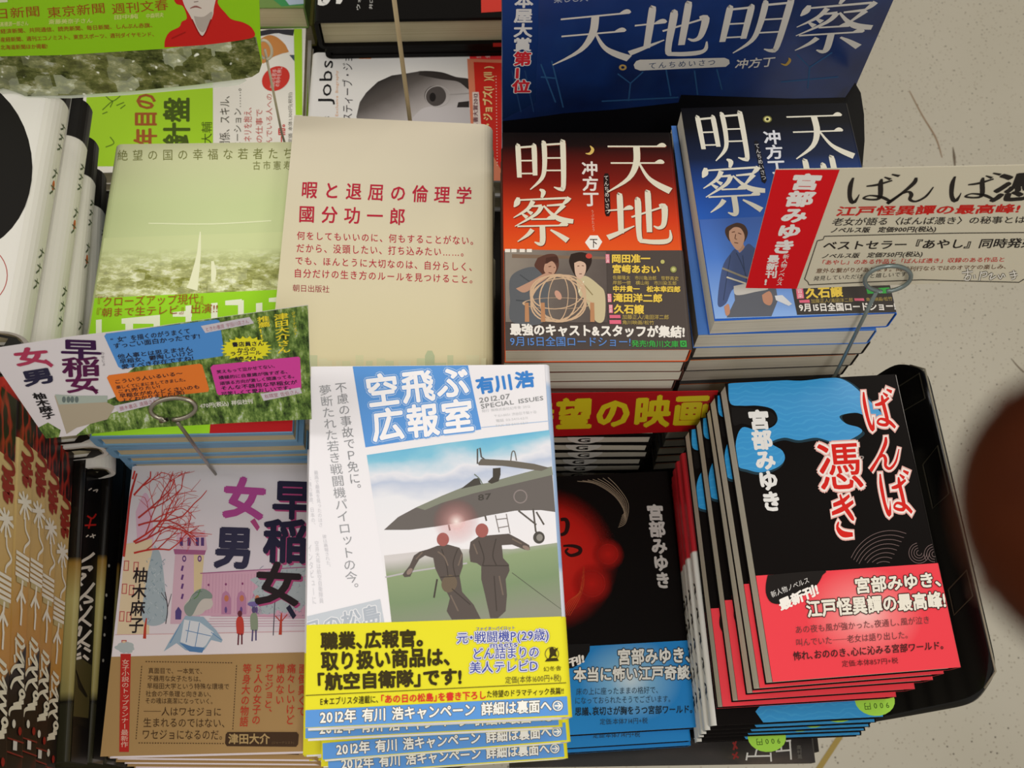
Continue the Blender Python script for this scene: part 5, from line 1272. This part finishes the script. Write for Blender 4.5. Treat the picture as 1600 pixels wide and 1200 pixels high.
for sp_ in ([(165, 150), (176, 158), (188, 150)], [(160, 172), (176, 158), (172, 168)], [(182, 165), (194, 160)], [(160, 178), (168, 175)], [(188, 170), (196, 164)], [(165, 230), (178, 224), (172, 214)]): s.stroke(p, sp_, 1.6, '#5d7a22', 4)
s.ell('sticker', (431, 123), 23, 18, '#cf3a30', 5, -32)
p = 'title_lettering'
def rot_txt(part, tx, x0, x1, y0, y1, m, bold=.01, ly=6, k=0):
    """vertical column of a cover that lies on its side: glyph tops face left, text runs upwards"""
    s.txt(part, tx, ((x0, y1), (x0 + k, y0), (x1, y1), (x1 + k, y0)), m, bold, ly)
rot_txt(p, '入社3年目の', 208, 246, 145, 300, '#a0582c', .03)
rot_txt(p, '羅針盤', 254, 298, 152, 272, '#4a5a1e', .03)
rot_txt(p, '大輔', 314, 332, 190, 226, '#4a5a1e', .0)
p = 'blurb'
rot_txt(p, '人間関係、スキル、', 342, 360, 142, 260, '#4a4638', .0)
rot_txt(p, 'モチベーション……。', 364, 378, 130, 262, '#4a4638', .0)
rot_txt(p, 'ネリを抱え、', 380, 394, 162, 222, '#c05048', .0)
rot_txt(p, 'の仕事で', 399, 411, 170, 224, '#c05048', .0)
rot_txt(p, 'んでいる人への', 415, 426, 146, 226, '#c05048', .0)
rot_txt(p, '一冊。', 434, 446, 186, 226, '#c8302c', .03)
rot_txt(p, '定価 本体1,300円(税別)', 450, 457, 144, 224, '#6a665c', .0)
rot_txt('sticker_lettering', '悩める若手', 421, 429, 108, 138, '#e9d6d0', .0, 8, 5); rot_txt('sticker_lettering', 'の背中を押し', 429, 437, 104, 136, '#e9d6d0', .0, 8, 5)
C_.ink()
copy_tree(C_.root, pose(c_.x + .003, c_.y + .002, z - .0186 - .018 + .0065, yaw, 0, 0) @ Matrix.Translation((0, 0, -.0065)) if False else pose(c_.x + .002, c_.y + .002, TZ + .0005, yaw, 0, 0) @ Matrix.Scale(.7, 4, (0, 0, 1)), 'lower copy under the sideways white and lime book', 'copies of the sideways lime book')

# ================================================================ white biography lying sideways with the portrait, black volume on top
z = -.168
A = onz(487, 82, z); B = onz(787, 74, z)
v = Vector((1, .035, 0)).normalized(); yaw = 2.0
c_ = A + v * .0945 + Vector((v.y, -v.x, 0)) * .0655
FM_ = pose(c_.x, c_.y, z, yaw, 0, 0)
Fb = Book('hardcover_book', 'white biography lying sideways with a grey portrait and red band, behind the beige book', 'book', FM_, .189, .131, .026, mat('#dcd9d6', .3, 'white_glossy_jacket'), 'L', .0025, .003, .006, PAGES_T, None, 'biographies at the back')
s = Fb.face
p = 'title_lettering'
s.txt(p, 'e Jobs', ((489, 200), (495, 92), (518, 200), (524, 92)), '#1b1a1c', .005, 6)
rot_txt(p, 'スティーブ・ジョブズ', 534, 552, 60, 190, '#38343a', .0)
rot_txt(p, 'The Exclusive Biography', 523, 529, 110, 200, '#d8a070', .0)
s.poly(p, [(561, 84), (580, 84), (580, 92), (561, 92)], '#d8741c', 4)
p = 'portrait_print'
pr = NT('printed_grey_portrait', .35)
HEAD = g_lin('printed_grey_head', (*s.ab((600, 120)), 0), (*s.ab((650, 190)), 0), [(0, '#2a2726'), (.35, '#57514e'), (.8, '#a39c9a'), (1, '#b8b2b2')], .35, 40, .08)
s.poly(p, [(557, 182), (562, 160), (572, 145), (590, 128), (612, 118), (640, 114), (652, 112), (656, 111), (664, 111), (690, 113), (712, 120), (733, 123), (733, 210), (560, 210)], HEAD, 3, False)
s.poly(p, [(654, 117), (660, 111), (690, 113), (714, 121), (733, 124), (733, 140), (716, 128), (690, 124), (668, 120)], '#35302e', 4, True)
s.poly(p, [(640, 190), (660, 170), (690, 166), (733, 170), (733, 215), (640, 215)], '#b9b3b4', 5, True)
s.ell(p, (680, 150), 17, 16, '#4a4442', 5); s.ell(p, (676, 152), 5, 7, '#1f1b1a', 6); s.ell(p, (684, 151), 20, 17, '#a8a2a0', 7, ring=.93)
s.stroke(p, [(702, 148), (733, 146)], 1.6, '#9a9492', 7, False)
s.poly(p, [(716, 160), (733, 158), (733, 168), (714, 168)], '#2f2a29', 6)
p = 'red_band'
s.poly(p, [(734, 60), (800, 60), (800, 260), (740, 260)], '#d83236', 4)
s.poly(p, [(730, 92), (800, 94), (806, 290), (740, 290)], '#cf7a5c', 5)
s.poly(p, [(740, 97), (800, 99), (806, 280), (782, 264), (746, 200)], '#c4281f', 6)
s.poly(p, [(738, 144), (748, 144), (752, 200), (740, 200)], '#d9c8c0', 7)
rot_txt('band_lettering', 'ビジネス書大賞2012', 739, 747, 146, 230, '#6a3e46', .01, 9)
rot_txt('band_lettering', 'スティーブ・ジョブズ(Ⅰ)(Ⅱ)', 754, 770, 104, 262, '#e6c486', .035, 9)
rot_txt('band_lettering', '世界ベスト', 744, 752, 76, 92, '#eec8c0', .0, 9); rot_txt('band_lettering', '全米が', 758, 766, 76, 92, '#eec8c0', 0, 9)
for k in range(30): s.ell('band_lettering', (775 + k * .07, 120 + k * 4.8), .8, .8, '#eec8c0', 9, n=8)
Fb.ink()
copy_tree(Fb.root, pose(c_.x + .003, c_.y + .003, TZ + .0005, yaw, 0, 0), 'lower copy under the white biography', 'biographies at the back')
z2 = z + .0135 + .0375
A = onz(490, 33, z2)
c2 = A + Vector((1, .07, 0)).normalized() * .0945 + Vector((-.07, 1, 0)).normalized() * .064
GB = pose(c2.x, c2.y, z2, 3.6, 0, 0)
Gk = Book('hardcover_book', 'thin black volume between the white portrait book and the thick black one', 'book', pose(c2.x + .004, c2.y + .001, z + .0135, 3.6, 0, 0), .189, .128, .0125, mat('#0e0c0b', .35, 'black_jacket_dark', .08), 'L', .0045, .001, .004, mat('#1a1715', .6), None, 'biographies at the back')
G2 = Book('hardcover_book', 'thick black biography volume lying on the white portrait book', 'book', GB, .189, .128, .0365, mat('#100e0d', .35, 'black_jacket', .08), 'L', .0035, .004, .006, PAGES_T, None, 'biographies at the back')
s = G2.face
p = 'title_lettering'
s.txt(p, 'eve Jobs', ((496, 60), (505, -150), (528, 60), (536, -150)), '#d8d6d2', .01, 6) if False else s.strokes(p, [[(.0, .3, .3), (.05, .8, .3), (.3, .9, .3), (.5, .4, .3), (.75, .3, .3), (.95, .6, .3), (.9, 1.0, .2)]], ((496, -12), (532, -14), (496, 8), (532, 6)), '#d8d6d2', 6)
s.txt(p, 'ウォルター', ((556, 17), (560, -38), (563, 17), (567, -38)), '#c4c2be', .01, 6)
s.txt(p, '井口耕二=訳', ((576, 15), (580, -38), (582, 15), (586, -38)), '#c4c2be', .0, 6)
s.poly('red_band', [(751, -40), (800, -40), (800, 17), (752, 20)], '#c83a30', 4)
G2.ink()
e = Surf(G2.M, (0, -.0645, .002), (1, 0, 0), (0, 0, 1))
e.add('red_band', '#b8302a', 2, [(.055, -.002), (.0945, -.002), (.0945, .003), (.055, .003)], [(0, 1, 2, 3)]); e.build(G2.root)

# ================================================================ books at the very top between the lime sign and the black volume
z = -.15
for i, (px, zz, T, cov, pg, lab) in enumerate((((398, 36), -.163, .027, '#6f8a4a', PAGES_T, 'green edged book at the top behind the sideways lime book'), ((392, 46), -.1915, .029, '#7d7a3c', PAGES_T, 'olive book under the green edged book at the top'))):
    Mx = corner_pose((476, 12), zz, .094, .186, 2.5, 0, 0, 1, -1)
    if i == 0: base_ = Mx
    else: Mx = pose(base_.translation.x + .002 * i, base_.translation.y + .005 * i, zz, 2.5, 0, 0)
    b = Book('paperback_book', lab, 'book', Mx, .094, .186, T, mat(cov, .4), 'R', .001, .0012, .002, pg, None, 'small stack at the top')
    if i == 0:
        b.face.poly('cover_print', [(402, -20), (470, -24), (476, 8), (440, 10)], '#3f8a52', 2); b.face.poly('cover_print', [(440, -8), (474, -10), (475, 6), (452, 8)], '#a9b8c8', 3); b.ink()

# ================================================================ white novels with black-tipped spines (left)
WB_ = [((105, 150), (40, 530), .060), ((143, 150), (80, 590), .034), ((154, 190), (112, 640), .008), ((164, 235), (148, 679), -.018), ((174, 270), (166, 703), -.044), ((182, 300), (177, 735), -.070)]
T_ = .0245
wsp = g_lin('white_spine_black_head', (0, 0, 0), (0, .095, 0), [(0, '#dcd9d0'), (.69, '#dcd9d0'), (.695, '#1c1a18'), (1, '#1c1a18')], .35)
prev = None
for i, (pa, pb, z) in enumerate(WB_):
    H_ = .19 if i else .188
    Mw = edge_pose(pa, pb, z - .011, .13, H_, 'R')
    Mw = pose(*(Mw.translation + Vector((0, 0, .011))), math.degrees(math.atan2(Mw[1][0], Mw[0][0])))
    lab = ['white novel with a large black disc on its cover, topmost at the left edge', 'second white novel down at left, black tip on its rounded spine', 'third white novel down at left with a black spine tip', 'fourth white novel down in the left stack', 'fifth white novel down in the left stack', 'sixth white novel down, its rounded foot above the black books'][i]
    b = Book('hardcover_book', lab, 'book', Mw, .13, H_, T_, mat('#dedbd4', .35, 'white_novel_jacket'), 'R', .0028, .003, .0105, PAGES_T, None, 'white novels with black-tipped spines')
    V, F = wrap(.13, -H_ / 2, H_ / 2, T_, .0105, .0003, 1, .0002)
    xs = .065 - .0095
    mesh_obj('spine_panel', V, sleeve(V, F, xs), wsp, b.root)
    e = Surf(b.M, (0, -H_ / 2 - .0003, T_ / 2), (1, 0, 0), (0, 0, 1))
    e.add('endband', '#15130f', 2, [(.01, -.0095), (.053, -.0095), (.061, -.004), (.061, .004), (.053, .0095), (.01, .0095), (.01, .0062), (.05, .0062), (.056, .003), (.05, -.006), (.01, -.006)], [(0, 1, 9, 10), (1, 2, 9), (2, 3, 8, 9), (3, 4, 7, 8), (4, 5, 6, 7)]); e.build(b.root)
    sp = b.side('R')
    def scrib(part, a0, a1, n, m, w_):
        for k in range(n):
            a = a1 + (a0 - a1) * k / n; d = (a0 - a1) / n * .8
            for st in ([(.1, .2), (.9, .3)], [(.5, .0), (.45, .6), (.1, .95)], [(.5, .55), (.9, .95)]):
                Q = [(a + d * y, (-.5 + x) * .007) for x, y in st]
                V_ = []
                for x, y in Q: V_ += [(x - w_, y - w_), (x + w_, y + w_)]
                sp.add(part, m, 2, V_, [(2 * j, 2 * j + 1, 2 * j + 3, 2 * j + 2) for j in range(len(Q) - 1)])
    scrib('spine_lettering', .03, .052, 3, '#4e5a40', .0004)
    scrib('spine_lettering', -.002, .02, 2, '#4e5a40', .0004)
    scrib('spine_lettering', -.065, -.035, 3, '#4e5a40', .0004)
    sp.add('spine_mark', '#c8642c', 2, [(.008 + .0035 * math.cos(k * .5236), .0016 * math.sin(k * .5236)) for k in range(12)], [tuple(range(12))])
    sp.build(b.root)
    if i == 0:
        s = b.face
        s.ell('cover_disc', (-62, 255), 112, 138, '#1b1917', 2, -8, 40)
        s.ell('cover_ring', (-40, 430), 52, 50, '#b05048', 3, 0, 40, ring=.975)
        b.ink()
    wb_last = b; z_last = z

# ================================================================ picture-spined novels (lower left): red, tan and black spines
H_, T_ = .225, .0255
Qe = [((0, 560), (-12, 1100), .095), ((30, 600), (16, 1100), .068), ((57, 660), (41, 1100), .041), ((79, 640), (62, 1100), .014), ((99, 660), (79, 1100), -.013), ((119, 690), (95, 1100), -.040)]
QM = []
for i, (pa, pb, z) in enumerate(Qe):
    Mq = edge_pose(pa, pb, z - T_, .135, H_, 'R')
    yw = math.degrees(math.atan2(Mq[1][0], Mq[0][0]))
    # upper end of the spine at height pa
    rx = Vector((math.cos(math.radians(yw)), math.sin(math.radians(yw)), 0)); ry = Vector((-rx.y, rx.x, 0))
    top_y = [655, 668, 652, 672, 702, 742][i] - 40
    xx = pa[0] + (pb[0] - pa[0]) * (top_y - pa[1]) / (pb[1] - pa[1])
    e_ = onz(xx, top_y, z - T_)
    c_ = e_ - ry * (H_ / 2) - rx * .0675
    Mq = pose(c_.x, c_.y, z, yw)
    QM.append(Mq)
S4 = Surf(QM[3] @ Matrix.Translation((0, 0, -T_)), (.0675 + .0003, 0, T_ / 2), (0, 1, 0), (0, 0, 1))
proto = None
for i, Mq in enumerate(QM):
    lab = 'novel with red, tan and black picture spine, {} from the left at lower left'.format(['first', 'second', 'third', 'fourth', 'fifth', 'sixth'][i])
    if i == 0:
        spt = NT('picture_spine_paper', .35)
        def rows(y):
            """photo row on the fourth spine -> distance along the spine from its centre"""
            return S4.ab((65 - (y - 690) * .0317, y))[0]
        OLD = [(.19, 713), (.34, 774), (.385, 800), (.405, 822), (.485, 876), (.492, 880), (.542, 912), (.558, 918), (.66, 985), (.665, 1000), (.88, 1123), (.888, 1133), (.905, 1142), (.94, 1158), (.965, 1172), (.976, 1180)]
        def fr(a):
            a = max(.15, min(.99, a))
            for (a0, r0), (a1, r1) in zip(OLD, OLD[1:]):
                if a <= a1 or (a1, r1) == OLD[-1]: return rows(r0 + (r1 - r0) * (a - a0) / (a1 - a0))
        def stop(r): return (rows(r) - rows(1200)) / (rows(600) - rows(1200))
        y_ = spt.n('SeparateXYZ', {0: spt.co}).outputs[1]
        zc = spt.n('SeparateXYZ', {0: spt.co}).outputs[2]
        yy = spt.n('Math', {0: zc, 1: .9}, operation='MULTIPLY').outputs[0]
        yy = spt.n('Math', {0: y_, 1: yy}, operation='ADD').outputs[0]
        f = spt.n('MapRange', {0: yy, 1: rows(1200), 2: rows(600)}).outputs[0]
        body = spt.ramp(f, [(0, '#15110f'), (stop(1195), '#15110f'), (stop(1180), '#3a1410'), (stop(1168), '#15110f'), (stop(1005), '#171310'), (stop(1000), '#b57f3a'), (stop(930), '#bd8c44'), (stop(850), '#c6a464'), (stop(720), '#cdb27a'), (1, '#cdb27a')])
        nz = spt.noise(75, 2, stretch=(1, .5, 1))
        redp = spt.ramp(nz, [(.42, '#1d1110'), (.5, '#8f2218'), (.56, '#a82c1e'), (.62, '#1d1110')])
        f2 = spt.n('MapRange', {0: y_, 1: rows(1200), 2: rows(600)}).outputs[0]
        m_ = spt.n('Math', {0: f2, 1: stop(711)}, operation='GREATER_THAN').outputs[0]
        SPQ = spt.base(spt.mix(m_, body, redp))
        proto = Book('hardcover_book', lab, 'book', Mq, .135, H_, T_, SPQ, 'R', .003, .003, .003, PAGES_T, None, 'novels with picture spines')
        sp = proto.side('R')
        def st_(part, pts, w_, m, ly=3):
            """stroke on the spine: (along 0 head..1 foot, across 0 top..1 bottom)"""
            Q = spline(pts, 4); V_ = []
            Z = [(fr(a), (.5 - b) * T_ * .92) for a, b in Q]
            for k, q in enumerate(Z):
                u, v2 = Z[max(k - 1, 0)], Z[min(k + 1, len(Z) - 1)]
                dx, dy = v2[0] - u[0], v2[1] - u[1]; l = math.hypot(dx, dy) or 1
                V_ += [(q[0] - dy / l * w_ / 2, q[1] + dx / l * w_ / 2), (q[0] + dy / l * w_ / 2, q[1] - dx / l * w_ / 2)]
            sp.add(part, m, ly, V_, [(2 * j, 2 * j + 1, 2 * j + 3, 2 * j + 2) for j in range(len(Z) - 1)])
        RQ, WQ = '#8c2a1c', '#e4ddcf'
        for pts in ([(.19, .3), (.2, .75), (.225, .85), (.24, .5), (.235, .2)], [(.25, .3), (.26, .8)], [(.27, .2), (.285, .6), (.275, .9)], [(.265, .55), (.3, .5)], [(.295, .25), (.31, .7), (.325, .3)], [(.3, .8), (.335, .75)], [(.33, .35), (.34, .6)]): st_('author_lettering', pts, .0032, RQ)
        for k in range(9):
            a = k * .7; st_('cord_knot', [(.385, .5), (.385 + .026 * math.cos(a), .5 + .42 * math.sin(a))], .0022, WQ)
        st_('cord_knot', [(.405, .55), (.43, .6), (.45, .85), (.47, .6), (.485, .55)], .0018, WQ)
        for k in range(5): st_('cord_knot', [(.492 + .0125 * k, .12), (.494 + .0125 * k, .88)], .0019, WQ)
        st_('cord_knot', [(.558, .2), (.558, .8)], .004, '#b8a878', 2)
        for pts in ([(.555, .55), (.59, .5), (.63, .55)], [(.58, .5), (.61, .25)], [(.585, .5), (.605, .75)], [(.62, .55), (.66, .52)]): st_('cord_knot', pts, .0022, WQ)
        y0 = .665
        for pts in ([(0, .35), (.012, .75)], [(.012, .25), (.03, .6), (.02, .8)], [(.02, .3), (.055, .35)], [(.04, .55), (.07, .8), (.05, .35)], [(.055, .25), (.075, .3)], [(.075, .8), (.085, .3), (.105, .1)], [(.085, .45), (.1, .8)], [(.105, .8), (.12, .3), (.145, .12)], [(.115, .5), (.13, .85)], [(.14, .75), (.15, .9), (.16, .75), (.15, .6), (.14, .75)], [(.165, .6), (.172, .75)], [(.17, .85), (.185, .3)], [(.185, .75), (.195, .2), (.215, .08)]): st_('title_lettering', [(y0 + a, b) for a, b in pts], .0021, '#d8d2be')
        sp.add('spine_dots', '#cfcabd', 3, [(fr(.888) + .0022 * math.cos(k * .6), .003 + .0022 * math.sin(k * .6)) for k in range(10)], [tuple(range(10))])
        sp.add('spine_dots', '#8a2018', 3, [(fr(.905) + .0022 * math.cos(k * .6), -.005 + .0022 * math.sin(k * .6)) for k in range(10)], [tuple(range(10))])
        sp.add('spine_dots', '#c9c5be', 3, [(fr(.94), .003), (fr(.965), .003), (fr(.965), -.002), (fr(.94), -.002)], [(3, 2, 1, 0)])
        for a in (.935, .97): st_('spine_dots', [(a, 0), (a + .006, 1)], .0008, '#7a2a22')
        sp.build(proto.root)
    else:
        copy_tree(proto.root, Mq @ Matrix.Translation((0, 0, -T_)), lab, 'novels with picture spines')

# ================================================================ two black novels between the picture spines and the campus book
TR = .034
Ra, Rb = (160, 745), (138, 1190)
def blackbook(pa, pb, z, T, lab, H=.205, top=None):
    Mr = edge_pose(pa, pb, z - T, .13, H, 'R')
    Mr = pose(Mr.translation.x, Mr.translation.y, z, math.degrees(math.atan2(Mr[1][0], Mr[0][0])))
    ob = NT('black_cover_ochre_foot', .2, .5)
    y_ = ob.n('SeparateXYZ', {0: ob.co}).outputs[1]
    f = ob.n('MapRange', {0: y_, 1: -H / 2, 2: H / 2}).outputs[0]
    m_ = ob.base(ob.ramp(f, [(0, '#2c2a1c'), (.17, '#2c2a1c'), (.18, '#17140f'), (.21, '#8f8450'), (.5, '#a49a62'), (.62, '#8a6a2e'), (.64, '#15120f'), (1, '#15120f')]))
    return Book('hardcover_book', lab, 'book', Mr, .13, H, T, m_, 'R', .003, .003, .003, PAGES_T, None, 'black novels at lower left')
R1 = blackbook((160, 745), (138, 1195), -.068, TR, 'black novel with white brush lettering down its spine, beside the picture spines', .192)
s = R1.side('R')
m_b = mat('#100e0e', .3)
s.poly('spine_panel', [(-.1, -.014), (.1, -.014), (.1, .014), (-.1, .014)], m_b, 2, False, True)
s.poly('spine_picture', [(113, 1020), (143, 1040), (138, 1122), (110, 1118)], '#4a4426', 3)
s.poly('spine_picture', [(112, 1042), (118, 1050), (137, 1088), (134, 1090), (122, 1075)], '#1c1a12', 4)
s.poly('spine_picture', [(110, 1118), (138, 1122), (136, 1140), (122, 1132), (109, 1138)], '#15130f', 3)
for q in ([(147, 864), (140, 870), (126, 878)], [(126, 888), (143, 886), (138, 892)], [(127, 897), (133, 899), (124, 908), (128, 915)], [(147, 911), (136, 925), (122, 938)], [(131, 930), (144, 938), (130, 942)], [(123, 945), (127, 954)], [(143, 947), (132, 962), (118, 974)], [(126, 966), (142, 978)], [(118, 984), (126, 980), (122, 994)], [(142, 985), (130, 998), (117, 1008)], [(127, 1003), (140, 1010)], [(118, 1014), (126, 1008)], [(131, 1012), (141, 1018)], [(116, 1022), (126, 1021)], [(116, 1028), (127, 1027)], [(130, 1024), (138, 1031)]):
    s.stroke('title_lettering', q, 4.4, '#d9d2c6', 5)
for q in ([(136, 806), (144, 810), (150, 803)], [(142, 810), (138, 826)], [(132, 821), (150, 820)]): s.stroke('author_lettering', q, 2.6, '#b8221c', 5)
for q in ([(138, 766), (143, 763)], [(145, 767), (152, 765), (150, 769)], [(134, 839), (138, 836)], [(140, 839), (149, 836)], [(144, 834), (146, 841)]): s.stroke('author_lettering', q, 1.8, '#d9d2c6', 5)
s.build(R1.root)
R2 = blackbook((193, 745), (163, 1195), -.1035, .025, 'black novel low beside the campus book, speckled spine')
s = R2.side('R')
s.poly('spine_panel', [(-.1, -.01), (.1, -.01), (.1, .01), (-.1, .01)], m_b, 2, False, True)
for x, y in ((170, 884), (166, 930), (164, 965), (163, 992), (161, 1032)): s.ell('spine_dots', (x, y), 1.6, 2.6, '#cfc9bf', 4)
s.build(R2.root)
for i, zz in enumerate((-.130, -.156, -.182)):
    copy_tree(R2.root, R2.M @ Matrix.Translation((-.002 * i, .001, -.0265 * (i + 1))), 'lower black novel hidden at the foot of the left stack', 'hidden black novels')

# ================================================================ dark book with the large letters at the table edge (bottom)
zt = -.1745
A, B = onz(1000, 1197, zt - .012), onz(1268, 1193, zt - .012)
v = (B - A).normalized(); yaw = math.degrees(math.atan2(v.y, v.x))
c_ = B - v * .105 + Vector((-v.y, v.x, 0)) * .074
ht = NT('dark_smoky_cover', .25, .5)
c = ht.ramp(ht.noise(16, 4, stretch=(1, 2.2, 1)), [(.4, '#14110f'), (.6, '#2c2420'), (.8, '#5a4a3c')])
HT = Book('paperback_book', 'dark smoky book with large pale letters poking out at the foot of the stacks', 'book', pose(c_.x, c_.y, zt, yaw), .21, .148, .012, ht.base(c), 'R', .0006, .0008, .002, PAGES_T)
s = HT.face
for q in ([(1166, 1188), (1168, 1176)], [(1166, 1182), (1204, 1181)], [(1204, 1176), (1205, 1190)], [(1180, 1181), (1182, 1172), (1190, 1166)], [(1212, 1174), (1235, 1172)], [(1221, 1174), (1220, 1158)], [(1234, 1157), (1236, 1187)], [(1228, 1158), (1236, 1157)]):
    s.stroke('title_lettering', q, 2.6, '#dcd8d0', 4, False)
s.txt('title_lettering', '高村薫', ((1244, 1164), (1252, 1164), (1246, 1186), (1254, 1186)), '#6e6a62', .0, 4, True)
for q in ([(1145, 1160), (1152, 1170)], [(1150, 1158), (1146, 1172)], [(1144, 1178), (1154, 1184)], [(1152, 1175), (1146, 1186)]): s.stroke('red_mark', q, 3, '#8a2a26', 4)
HT.ink()
u = Book('paperback_book', 'thick book right under the dark smoky book at the table edge', 'book', pose(c_.x + .004, c_.y + .008, zt - .0125, yaw), .215, .148, -TZ + zt - .0135, mat('#2a2622', .4), 'R', .0006, .0008, .002, PAGES_T)

# ================================================================ glossy black display tray curling up at the right
tray = thing('display_tray', 'glossy black plastic tray curling up at the right of the blue cloud novels', 'tray', Matrix.Translation((0, 0, 0)))
bl_, fl_ = onz(1436, 541, -.035), onz(1565, 1092, -.06)
nx, ny = 18, 14
V = []
base_z = -.1705
Lb, Lf = Vector((.13, .275, base_z)), Vector((.13, .062, base_z))
for j in range(ny + 1):
    t_ = j / ny
    R_ = bl_.lerp(fl_, t_); Lh = Lb.lerp(Lf, t_)
    for i in range(nx + 1):
        u_ = i / nx
        x = Lh.x + (R_.x - Lh.x) * u_; y = Lh.y + (R_.y - Lh.y) * u_
        z = base_z + (R_.z - base_z) * max(0, (u_ - .56) / .44) ** 1.4
        V.append(Vector((x, y, z)))
# round the two right-hand corners by pulling the corner points in
def pull(i, j, di, dj, k):
    q = j * (nx + 1) + i; V[q] = V[q].lerp(V[(j + dj) * (nx + 1) + i + di], k)
pull(nx, 0, -1, 1, .5); pull(nx, ny, -1, -1, .5)
F = [(j * (nx + 1) + i, j * (nx + 1) + i + 1, (j + 1) * (nx + 1) + i + 1, (j + 1) * (nx + 1) + i) for j in range(ny) for i in range(nx)]
o = mesh_obj('tray_sheet', V, [f[::-1] for f in F], mat('#0e0d0c', .16, 'glossy_black_plastic', .3), tray, smooth=True)
sb_ = o.modifiers.new('round', 'SUBSURF'); sb_.levels = 2; sb_.render_levels = 2; sb_.boundary_smooth = 'ALL'
o.modifiers.new('thick', 'SOLIDIFY').thickness = .0025; o.modifiers['thick'].offset = -1
rim = [V[j * (nx + 1) + nx] + Vector((0, 0, .0006)) for j in range(ny + 1)]
Vr, Fr = tube_mesh(rim, .0007, 6); mesh_obj('rim', Vr, Fr, mat('#8d8674', .3, 'worn_edge'), tray, smooth=True)
def lbl(name, j0, j1, i0, i1, m):
    P_ = [V[int(j) * (nx + 1) + int(i)].lerp(V[min(ny, int(j) + 1) * (nx + 1) + int(i)], j - int(j)).lerp(V[int(j) * (nx + 1) + min(nx, int(i) + 1)], i - int(i)) + Vector((0, 0, .0012)) for j, i in ((j0, i0), (j0, i1), (j1, i1), (j1, i0))]
    Vl, Fl = tube_mesh(P_ + [P_[0]], .0005, 6); mesh_obj(name, Vl, Fl, m, tray)
lbl('tape_piece', 1.1, 2.4, nx - 1.2, nx - .25, mat('#332f26', .3)); lbl('tape_piece', 4.6, 6.4, nx - .9, nx - .2, mat('#332f26', .3)); lbl('tape_piece', 9.6, 10.6, nx - 1.0, nx - .2, mat('#3c3226', .3))

# ================================================================ photographer's fingertip at the right edge
fd = ray(1772, 818); tip = EYE + fd * .052
ax = (RX * 1.0 - UX * .22 + _F * .12).normalized(); up = (UX + RX * .1).normalized(); dn = ax.cross(up).normalized()
prof = [(-.0085, .0006), (-.0082, .0022), (-.0072, .0042), (-.0055, .0060), (-.003, .0073), (0, .0080), (.004, .0083), (.010, .0084), (.017, .0087), (.021, .0091), (.025, .0088), (.034, .0085), (.045, .0092)]
V = []; F = []; ns = 28
for k, (a, rr) in enumerate(prof):
    for j in range(ns):
        t_ = 2 * math.pi * j / ns
        V.append(tip + ax * a + up * (rr * math.sin(t_)) + dn * (rr * .88 * math.cos(t_)))
for k in range(len(prof) - 1):
    for j in range(ns):
        j2 = (j + 1) % ns; F.append((k * ns + j, k * ns + j2, (k + 1) * ns + j2, (k + 1) * ns + j))
F += [tuple(range(ns - 1, -1, -1)), tuple(range((len(prof) - 1) * ns, len(prof) * ns))]
sk = NT('finger_skin_shaded', .6, .04); sk.b.inputs['Subsurface Weight'].default_value = .15
sk.b.inputs['Subsurface Radius'].default_value = (.004, .0015, .0008); sk.b.inputs['Subsurface Scale'].default_value = 1
SKIN = sk.base(sk.ramp(sk.noise(300, 2), [(.3, '#351406'), (.7, '#3e1a0a')]))  # skin coloured darker to stand in for the shade on the finger
fr = thing('fingertip', 'blurred dark brown fingertip poking in at the right edge over the pale floor', 'finger', Matrix.Translation(tip))
o = mesh_obj('finger', [v - tip for v in V], F, SKIN, fr, smooth=True)
o.modifiers.new('round', 'SUBSURF').levels = 1; o.modifiers['round'].render_levels = 2
nl = [tip + ax * a + up * (math.sin(t_) * .0083) - dn * (math.cos(t_) * .0077) for a in (-.004, .001, .007) for t_ in (-.7, -.35, 0, .35, .7)]
mesh_obj('nail', [v - tip for v in nl], [(r_ * 5 + k, r_ * 5 + k + 1, r_ * 5 + k + 6, r_ * 5 + k + 5) for r_ in range(2) for k in range(4)], mat('#b98a76', .3, 'nail'), fr, smooth=True)

bpy.data.objects.remove(_fo); bpy.data.curves.remove(_fc)
